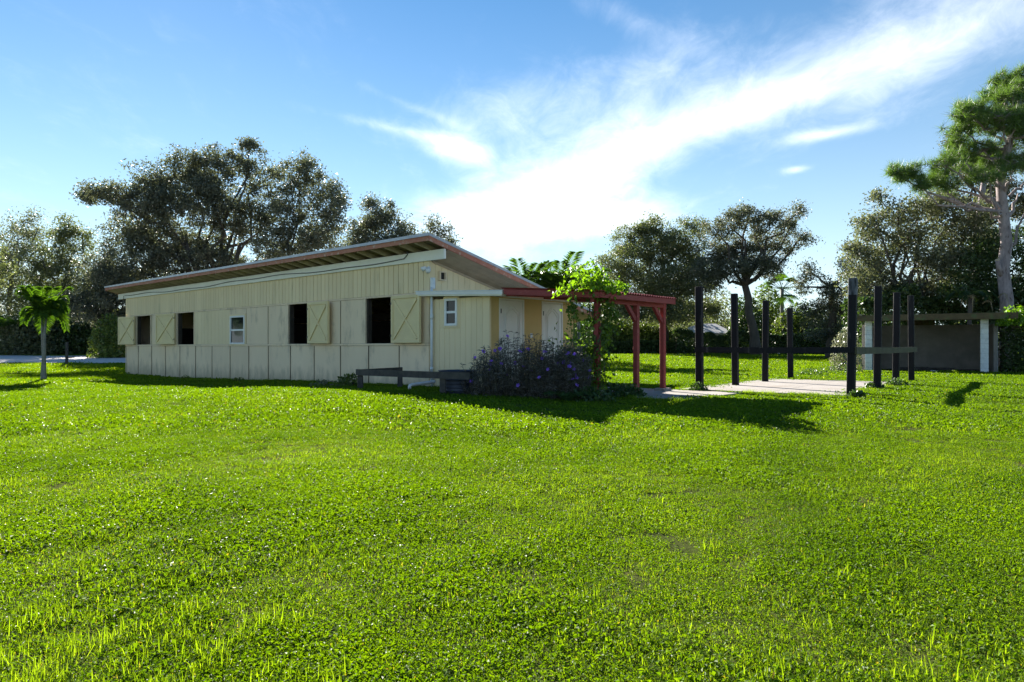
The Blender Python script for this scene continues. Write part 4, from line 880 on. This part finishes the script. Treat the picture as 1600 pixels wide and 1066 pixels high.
def wp(px, Y): return ((px-CXP)/FPX*Y, Y)
def gp3(px, Y, dz=0): x = (px-CXP)/FPX*Y; return (x, Y, float(G(x, Y))+dz)
def shrubs():
    hedge('hedge', 'long dark clipped hedge in front of the far house', [wp(1055, 59), wp(1120, 59), wp(1250, 58), wp(1330, 57)], 1.6, 1.85, 'hedge', 26000, .2, 1)
    hedge('hedge', 'low dark border hedge at the lawn edge seen through the pergola', [wp(905, 60), wp(980, 60), wp(1062, 59.5)], 1.3, 1.15, 'hedge', 9000, .2, 2)
    hedge('hedge', 'dark roadside hedge behind the driveway at far left', [wp(-60, 56), wp(90, 56), wp(215, 55), wp(300, 55)], 2.0, 2.3, 'hedge', 24000, .26, 3)
    hedge('hedge', 'ivy-dark hedge against the right side of the block shed', [SHP(SHL+.62, 1.1), SHP(SHL+1.6, 1.1), SHP(SHL+4.2, 1.0)], 1.3, 2.5, 'hedge', 15000, .13, 4)
    hedge('hedge', 'dark wall of shrubs behind the block shed', [wp(1330, 36), wp(1440, 36.5), wp(1540, 35.5), wp(1640, 34)], 1.8, 3.5, 'hedge', 24000, .2, 5)
    bush('bright_shrub', 'bright leafy shrub topping the hedge right of the shed roof', 'shrub', gp3(1590, 27.4, 1.9), (.85, .7, .75), 'vine', 1300, .13, 50)
    bs = [(985, 62.5, 3.0, 3.3, 'bush', 'pale yellow-green shrub behind the low border hedge'), (1022, 62, 2.0, 2.8, 'bush', 'light shrub beside the middle pergola post'), (945, 63, 2.4, 3.0, 'oak2', 'olive shrub behind the vine-covered post'),
          (1166, 63, 2.0, 4.6, 'hedge', 'dark tall shrub right of the far house roof'), (1248, 62, 2.4, 4.3, 'bush', 'yellow-green shrub behind the back black posts'), (1285, 60, 2.4, 4.0, 'oak2', 'olive shrub left of the variegated bush'), (1120, 72, 4.0, 6.0, 'oak2', 'mid-green treetop above the far house roof'), (1200, 66, 2.2, 6.2, 'bush', 'light green leafy treetop around the far fan palm'),
          (1040, 68, 4.5, 5.2, 'oak2', 'shadowy shrub mass below the dense olive oak'), (920, 66, 4.5, 5.2, 'oak2', 'shrub mass behind the annex and vine')]
    for i, (px, Y, r, h, lm, lab) in enumerate(bs): bush('shrub', lab, 'shrub', gp3(px, Y), (r, r*.8, h), lm, 7000, .26, 60+i, 'shrubs along the far hedge')
    bush('shrub', 'sunlit yellow-green shrub by the left barn end', 'shrub', gp3(178, 47.5), (1.7, 1.3, 2.9), 'bush', 3600, .22, 80)
    bush('shrub', 'grey-green shrub behind the young palm', 'shrub', gp3(45, 54.5), (3.2, 2, 4.0), 'oak2', 6000, .24, 81)
    bush('shrub', 'dim shrub filling the space under the broad oak', 'shrub', gp3(125, 55.5), (3.2, 2, 4.4), 'hedge', 6500, .24, 83)
    bush('shrub', 'leafy mass behind the feather palms', 'shrub', gp3(858, 41), (3.0, 2.0, 5.0), 'palmleaf', 9000, .2, 82)
    bush('variegated_bush', 'pale speckled rounded bush left of the shed column', 'bush', gp3(1322, 28.6), (.62, .6, 1.75), 'varieg', 2600, .085, 90, shell=.2)
    for i, (px, Y, r, h, lab) in enumerate([(1300, 27.0, .9, .38, 'low weedy clump on the lawn left of the variegated bush'), (1366, 16.9, .3, .22, 'weed tuft at the foot of the second right-hand post'), (1092, 16.45, .28, .25, 'weed tuft at the foot of the front-left black post'), (1338, 14.4, .22, .18, 'weed tuft at the foot of the front-right black post'), (1398, 18.6, .45, .26, 'weeds around the third right-hand post'), (1268, 25.2, .6, .3, 'weeds beside the back-left black post')]):
        bush('weed_clump', lab, 'weeds', gp3(px, Y, -.02), (r, r*.7, h), 'weed', 420, .07, 100+i, stems=3)
    for i, (px, Y, r, h, lm, lab) in enumerate([(962, 14.3, .40, .40, 'weed', 'dark leafy border plant right of the vine-covered post'), (985, 14.6, .30, .32, 'weed', 'low border plant before the middle pergola footing'), (925, 13.5, .5, .32, 'weed', 'leafy plant at the foot of the vine'), (505, 17.6, .45, .26, 'paleleaf', 'pale weedy clump near the barn wall under the third window'), (545, 17.6, .4, .42, 'bush', 'tall grassy weeds beside the end of the low rail'), (372, 23.3, .3, .2, 'bush', 'small weed at the wall foot below the sash window'), (290, 26.6, .3, .2, 'bush', 'small weed at the wall foot below the second window')]):
        bush('border_plant', lab, 'plant', gp3(px, Y, -.02), (r, r*.8, h), lm, 520 if h > .3 else 260, .085 if h > .3 else .06, 120+i, stems=4, up=.6, lumpy=.5)
shrubs()

def spiky_plant():
    rg = np.random.default_rng(9); c = gp3(886, 13.3); root = thing('fern', 'spiky fern among the purple flowers', 'fern', c); LV = []; st = MB()
    for i in range(10): frond(st, LV, None, np.zeros(3), i*.63+rg.uniform(0, .3), .55, .9, .7, rg, nl=16, ll=.14, lw=.014, rr=.006, hang=.3)
    V = np.array(LV).reshape(-1, 3); link('fronds', fast_mesh('fronds', V, np.arange(len(V)).reshape(-1, 4), M['weed']), root); st.build('frond_stalk', M['weed'], root)
spiky_plant()

def ruellia():
    pet = MB(); k = 5
    for i in range(k):
        a = i*2*pi/k; d = np.array((cos(a), sin(a), 0)); e = np.array((-sin(a), cos(a), 0)); pet.add([(0, 0, -.012), d*.026+e*.017+(0, 0, .004), d*.042+(0, 0, .0), d*.026-e*.017+(0, 0, .004)], [(0, 1, 2, 3)])
    fm = pet.mesh('flower', M['purple'])
    lab = ['left end of the purple flower bed by the dark tub', 'tall bush with most purple blooms before the left door', 'brownish flower bush between the two white doors', 'bush before the right door with few purple blooms', 'flower bush with bright purple blooms beside the vine']
    spec = [(760, 14.3, .42, 1.02, 7), (800, 14.2, .50, 1.42, 13), (838, 14.0, .45, 1.32, 6), (868, 13.9, .42, 1.28, 7), (894, 13.8, .34, 1.35, 11)]
    for i, (px, Y, r, h, nf) in enumerate(spec):
        rg = np.random.default_rng(200+i); c = gp3(px, Y, -.03); root = thing('flowering_shrub', lab[i], 'flower bush', c, 0, 'purple flower bed'); s = MB(); P = []; D = []; tips = []
        for q in range(150):
            rr = r*rg.uniform(0, 1)**.55; a = rg.uniform(0, 2*pi); b = np.array((rr*cos(a), rr*sin(a)*.9, 0)); hh = h*(1-.45*(rr/r)**2)*rg.uniform(.55, 1.05); tip = b*1.25+np.array((rg.normal()*.06, rg.normal()*.06, hh)); lp = wig(b, tip, 6, .02, rg); s.tube(lp, np.linspace(.006, .0025, 6), 4, cap=False); tips.append(tip)
            n = int(26*hh); t = rg.uniform(.06, 1, n); ii = np.minimum((t*5).astype(int), 4); f = (t*5-ii)[:, None]; pp = lp[ii]*(1-f)+lp[ii+1]*f; d = rg.normal(size=(n, 3)); d[:, 2] = np.abs(d[:, 2])*.5+.25; d = unit(d); P.append(pp); D.append(d)
        P = np.vstack(P); D = np.vstack(D); n = len(P); l = rg.uniform(.06, .15, (n, 1)); w = unit(np.cross(D, rg.normal(size=(n, 3))))*.009
        V = np.stack([P, P+D*l*.5+w, P+D*l-np.array((0, 0, .03)), P+D*l*.5-w], 1).reshape(-1, 3); link('foliage', fast_mesh('foliage', V, np.arange(4*n).reshape(-1, 4), M['ruellia']), root); s.build('stem', M['stem'], root)
        tips = np.array(tips); front = tips[(tips[:, 1] < r*.3)]; sel = front[rg.permutation(len(front))[:nf]]
        for p in sel:
            o = link('flower', fm, root, tuple(p+np.array((rg.normal()*.02, -.03, rg.uniform(-.25, .02)*h*.5))), (R(rg.uniform(30, 80)), 0, rg.uniform(-.8, .8))); o.scale = (rg.uniform(.9, 1.3),)*3
ruellia()

def vine():
    rg = np.random.default_rng(77); p = BL(5.22, 0); O = np.array((p[0], p[1], .44)); root = thing('climbing_vine', 'bright green vine climbing the corner post and over the pergola roof', 'vine', tuple(O)); s = MB(); P1 = []; P2 = []
    for k in range(7):   # up the post
        a0 = rg.uniform(0, 6.28); t = np.linspace(0, 1, 16); z = t*2.15; r = .10+.12*np.sin(t*3+k)*rg.uniform(.4, 1); pts = np.stack([r*np.cos(a0+t*5), r*np.sin(a0+t*5), z], 1); s.tube(pts, .008, 5, cap=False); q = pts[rg.integers(0, 16, 90)]+rg.normal(size=(90, 3))*np.array((.13, .13, .06)); P2.append(q)
    for k in range(6):   # thicket left of the post
        q = np.array((-.38+.1*rg.normal(), .15*rg.normal()+.1, .9+.25*rg.normal()))+rg.normal(size=(260, 3))*np.array((.20, .2, .36)); P2.append(q)
        s.tube(wig((-.3+.05*k, .1, 0), (-.45+.08*k, .1, 1.5), 6, .05, rg), .008, 5, cap=False)
    top = np.array((0, 0, 2.24))
    def w2(px, py): return W(px, py, p[1]-.05)-O
    arcs = [[(940, 470), (930, 445), (905, 438), (885, 448), (865, 462)], [(940, 462), (935, 440), (918, 428), (900, 425), (884, 420)], [(942, 460), (945, 440), (930, 420), (925, 412)], [(940, 455), (915, 440), (900, 447), (880, 452)], [(945, 455), (960, 448), (968, 446), (976, 454)], [(940, 452), (955, 452), (972, 450)], [(942, 462), (930, 462), (920, 458)], [(938, 455), (925, 435), (915, 445)], [(945, 445), (936, 432), (925, 436)]]
    for a in arcs:
        pts = np.array([w2(*q) for q in a]); pts[:, 1] += rg.normal(size=len(pts))*.12; tt = np.linspace(0, 1, 22); pts = np.stack([np.interp(tt, np.linspace(0, 1, len(pts)), pts[:, j]) for j in range(3)], 1); s.tube(pts, .006, 5, cap=False); n = 75; q = pts[rg.integers(0, 22, n)]+rg.normal(size=(n, 3))*np.array((.075, .12, .065)); P1.append(q)
    q = w2(928, 447)+rg.normal(size=(110, 3))*np.array((.20, .22, .10)); P1.append(q)
    for px, py in ((893, 478), (895, 490), (955, 480), (962, 500), (950, 495), (948, 520)): P2.append(w2(px, py)+rg.normal(size=(70, 3))*np.array((.06, .08, .14)))
    s.build('stem', M['stem'], root)
    V, F = leaves(np.vstack(P1), .098, rg, .3, False, .75, droop=.6); link('top_foliage', fast_mesh('top_foliage', V, F, M['vine']), root)
    V, F = leaves(np.vstack(P2), .08, rg, .3, False, .75, droop=.6); link('lower_foliage', fast_mesh('lower_foliage', V, F, M['vinedark']), root)
vine()

# ---------------------------------------------------------------- grass
def grass():
    coll = bpy.data.collections.new('grass_tiles'); NV = 5
    def blades(n, rad, h0, h1, w, rg, lean=.5):
        r = rad*np.sqrt(rg.uniform(0, 1, n)); a = rg.uniform(0, 2*pi, n); b = np.stack([r*np.cos(a), r*np.sin(a), np.full(n, -.012)], 1)
        h = rg.uniform(h0, h1, n)[:, None]; d = rg.normal(size=(n, 3)); d[:, 2] = 0; d = unit(d)*np.minimum(np.abs(rg.normal(size=(n, 1))), 1.5)*lean; sd = unit(np.cross(d+1e-3, (0, 0, 1.)))*w*rg.uniform(.6, 1.3, (n, 1))
        m1 = b+(d*.35+np.array((0, 0, .55)))*h; tip = b+(d*1.0+np.array((0, 0, .92)))*h
        V = np.stack([b-sd*.5, b+sd*.5, m1+sd*.42, m1-sd*.42, tip], 1).reshape(-1, 3); i = np.arange(n)[:, None]*5
        return V, i+np.array([[0, 1, 2, 3]]), i+np.array([[3, 2, 4]])
    def tile(k, name, lod):
        rg = np.random.default_rng(300+k); b = MB(); c = MB()
        if lod == 0:
            V, q, t = blades(330, .24, .012, .042, .0042, rg, 1.1); b.add(V, q, t)
            V, q, t = blades([40, 70, 20, 60, 110][k % 5], .22, .03, .075, .0066, rg, 1.2); b.add(V, q, t)
            n = [380, 140, 520, 260, 120][k % 5]; lp = np.stack([rg.normal(size=n)*.12, rg.normal(size=n)*.12, rg.uniform(.006, .042, n)], 1); V, F = leaves(lp, .022, rg, 1.0, False, .62)
        elif lod == 1:
            V, q, t = blades(300, .48, .014, .052, .0085, rg, 1.0); b.add(V, q, t); n = 240; lp = np.stack([rg.normal(size=n)*.24, rg.normal(size=n)*.24, rg.uniform(.01, .05, n)], 1); V, F = leaves(lp, .042, rg, .9, False, .55)
        else:
            V, q, t = blades(300, .95, .03, .09, .018, rg, .6); b.add(V, q, t); n = 200; lp = np.stack([rg.normal(size=n)*.48, rg.normal(size=n)*.48, rg.uniform(.01, .05, n)], 1); V, F = leaves(lp, .08, rg, .8, False, .5)
        b.add(V, F); me = b.mesh(name, M['grass']); me.materials.append(M['clover'])
        nb = len(me.polygons); mi = np.zeros(nb, np.int32); nq = sum(len(x) for x in b.q)-len(F); mi[nq:nq+len(F)] = 1; me.polygons.foreach_set('material_index', mi)
        o = bpy.data.objects.new(name, me); coll.objects.link(o)
    for k in range(NV): tile(k, 'a_tile_%02d' % k, 0)
    for k in range(3): tile(20+k, 'b_tile_%02d' % k, 1)
    for k in range(3): tile(30+k, 'c_tile_%02d' % k, 2)
    def tall():
        rg = np.random.default_rng(400); b = MB(); V, q, t = blades(34, .13, .06, .19, .0055, rg, .8); b.add(V, q, t); me = b.mesh('d_tall', M['grass']); coll.objects.link(bpy.data.objects.new('d_tall', me))
    tall()
    rg = np.random.default_rng(1); PT = []; ID = []; SC_ = []
    def scatter(y0, y1, sp, ids, s0, s1):
        ys = np.arange(y0, y1, sp)
        for y in ys:
            xm = y*.80+1.0; xs = np.arange(-xm, xm, sp); x = xs+rg.uniform(-.5, .5, len(xs))*sp; yy = y+rg.uniform(-.5, .5, len(xs))*sp; ok = ~inside(x, yy) & (np.sin(x*2.3+1.9*np.sin(yy*1.1+.4))*np.sin(yy*2.6+1.4*np.sin(x*1.4)) < .90+.08*rg.normal(size=len(x))); x = x[ok]; yy = yy[ok]
            PT.append(np.stack([x, yy, G(x, yy)], 1)); n = len(x)
            # clump-wise choice of tile from low-frequency waves
            v = np.sin(x*1.7+1.1*np.sin(yy*1.3))+np.sin(yy*2.1+1.7*np.sin(x*.9))+rg.normal(size=n)*.8
            ID.append(np.array(ids)[np.clip(((v+2.2)/4.4*len(ids)).astype(int), 0, len(ids)-1)]); SC_.append(rg.uniform(s0*.8, s1*1.1, n)*(1+.25*np.sin(x*.8+.5)*np.sin(yy*.9)+.15*np.sin(x*3.1+2*np.sin(yy*1.9))))
    scatter(1.6, 9.5, .155, [2, 0, 3, 1, 4], .62, .95); scatter(9.5, 24, .33, [5, 6, 7], .65, 1.0); scatter(24, 41, .72, [8, 9, 10], .8, 1.2); scatter(41, 62, .95, [8, 9, 10], .9, 1.3)
    # taller tufts: scattered, thick at the lower left and along walls and posts
    n = 420; y = 1.8+rg.uniform(0, 1, n)**1.6*13; x = rg.uniform(-1, 1, n)*(y*.78+.5); v = np.sin(x*1.3+2)*np.sin(y*1.1+1)+rg.normal(size=n)*.5; k = (v > .25) & ~inside(x, y); x = x[k]; y = y[k]
    n2 = 170; y2 = 1.9+rg.uniform(0, 1, n2)**1.5*1.8; x2 = -y2*.74+rg.uniform(0, 1, n2)**1.4*1.6; x = np.concatenate([x, x2]); y = np.concatenate([y, y2])
    for a, b, cnt, j in ((BL(-21, -.10), BL(0, -.10), 260, .07), (BL(0.2, -.1), BL(2.1, -.1), 30, .05), (PL(-.55, 0), PL(-.55, 6.8), 50, .08), (PL(-.3, -.15), PL(3.2, -.15), 60, .06), (PL(3.3, 0), PL(3.3, 6.8), 70, .08), (BL(5.0, .4), BL(6.9, .2), 40, .06)):
        t = rg.uniform(0, 1, cnt)[:, None]; q = np.array(a)+(np.array(b)-np.array(a))*t+rg.normal(size=(cnt, 2))*j; x = np.concatenate([x, q[:, 0]]); y = np.concatenate([y, q[:, 1]])
    PT.append(np.stack([x, y, G(x, y)], 1)); ID.append(np.full(len(x), 11)); SC_.append(rg.uniform(.35, .85, len(x)))
    P = np.vstack(PT); ID = np.concatenate(ID).astype(np.int32); S = np.concatenate(SC_).astype(np.float32); n = len(P)
    me = bpy.data.meshes.new('grass'); me.vertices.add(n); me.vertices.foreach_set('co', P.astype(np.float32).ravel())
    e = .05; gx = (G(P[:, 0]+e, P[:, 1])-G(P[:, 0]-e, P[:, 1]))/(2*e); gy = (G(P[:, 0], P[:, 1]+e)-G(P[:, 0], P[:, 1]-e))/(2*e)
    at = me.attributes.new('tile', 'INT', 'POINT'); at.data.foreach_set('value', ID); at = me.attributes.new('size', 'FLOAT', 'POINT'); at.data.foreach_set('value', S)
    at = me.attributes.new('turn', 'FLOAT_VECTOR', 'POINT'); rot = np.stack([gy, -gx, rg.uniform(0, 2*pi, n)], 1).astype(np.float32); at.data.foreach_set('vector', rot.ravel())
    o = link('grass', me, kind='stuff', label='short bright green grass and low lawn weeds')
    ng = bpy.data.node_groups.new('grass_scatter', 'GeometryNodeTree'); ng.interface.new_socket('Geometry', in_out='INPUT', socket_type='NodeSocketGeometry'); ng.interface.new_socket('Geometry', in_out='OUTPUT', socket_type='NodeSocketGeometry')
    gi = ng.nodes.new('NodeGroupInput'); go = ng.nodes.new('NodeGroupOutput'); ip = ng.nodes.new('GeometryNodeInstanceOnPoints'); ci = ng.nodes.new('GeometryNodeCollectionInfo'); ci.inputs['Collection'].default_value = coll; ci.inputs['Separate Children'].default_value = True; ci.inputs['Reset Children'].default_value = True
    def na(nm, ty): a = ng.nodes.new('GeometryNodeInputNamedAttribute'); a.data_type = ty; a.inputs['Name'].default_value = nm; return a.outputs[0]
    e2 = ng.nodes.new('FunctionNodeEulerToRotation'); L = ng.links.new; L(na('turn', 'FLOAT_VECTOR'), e2.inputs[0]); L(gi.outputs[0], ip.inputs['Points']); L(ci.outputs[0], ip.inputs['Instance']); ip.inputs['Pick Instance'].default_value = True; L(na('tile', 'INT'), ip.inputs['Instance Index']); L(e2.outputs[0], ip.inputs['Rotation']); L(na('size', 'FLOAT'), ip.inputs['Scale']); L(ip.outputs[0], go.inputs[0])
    md = o.modifiers.new('scatter', 'NODES'); md.node_group = ng
    print('grass tiles', n)
grass()

print('triangles', sum(sum(len(p.vertices)-2 for p in me.polygons) for me in bpy.data.meshes))
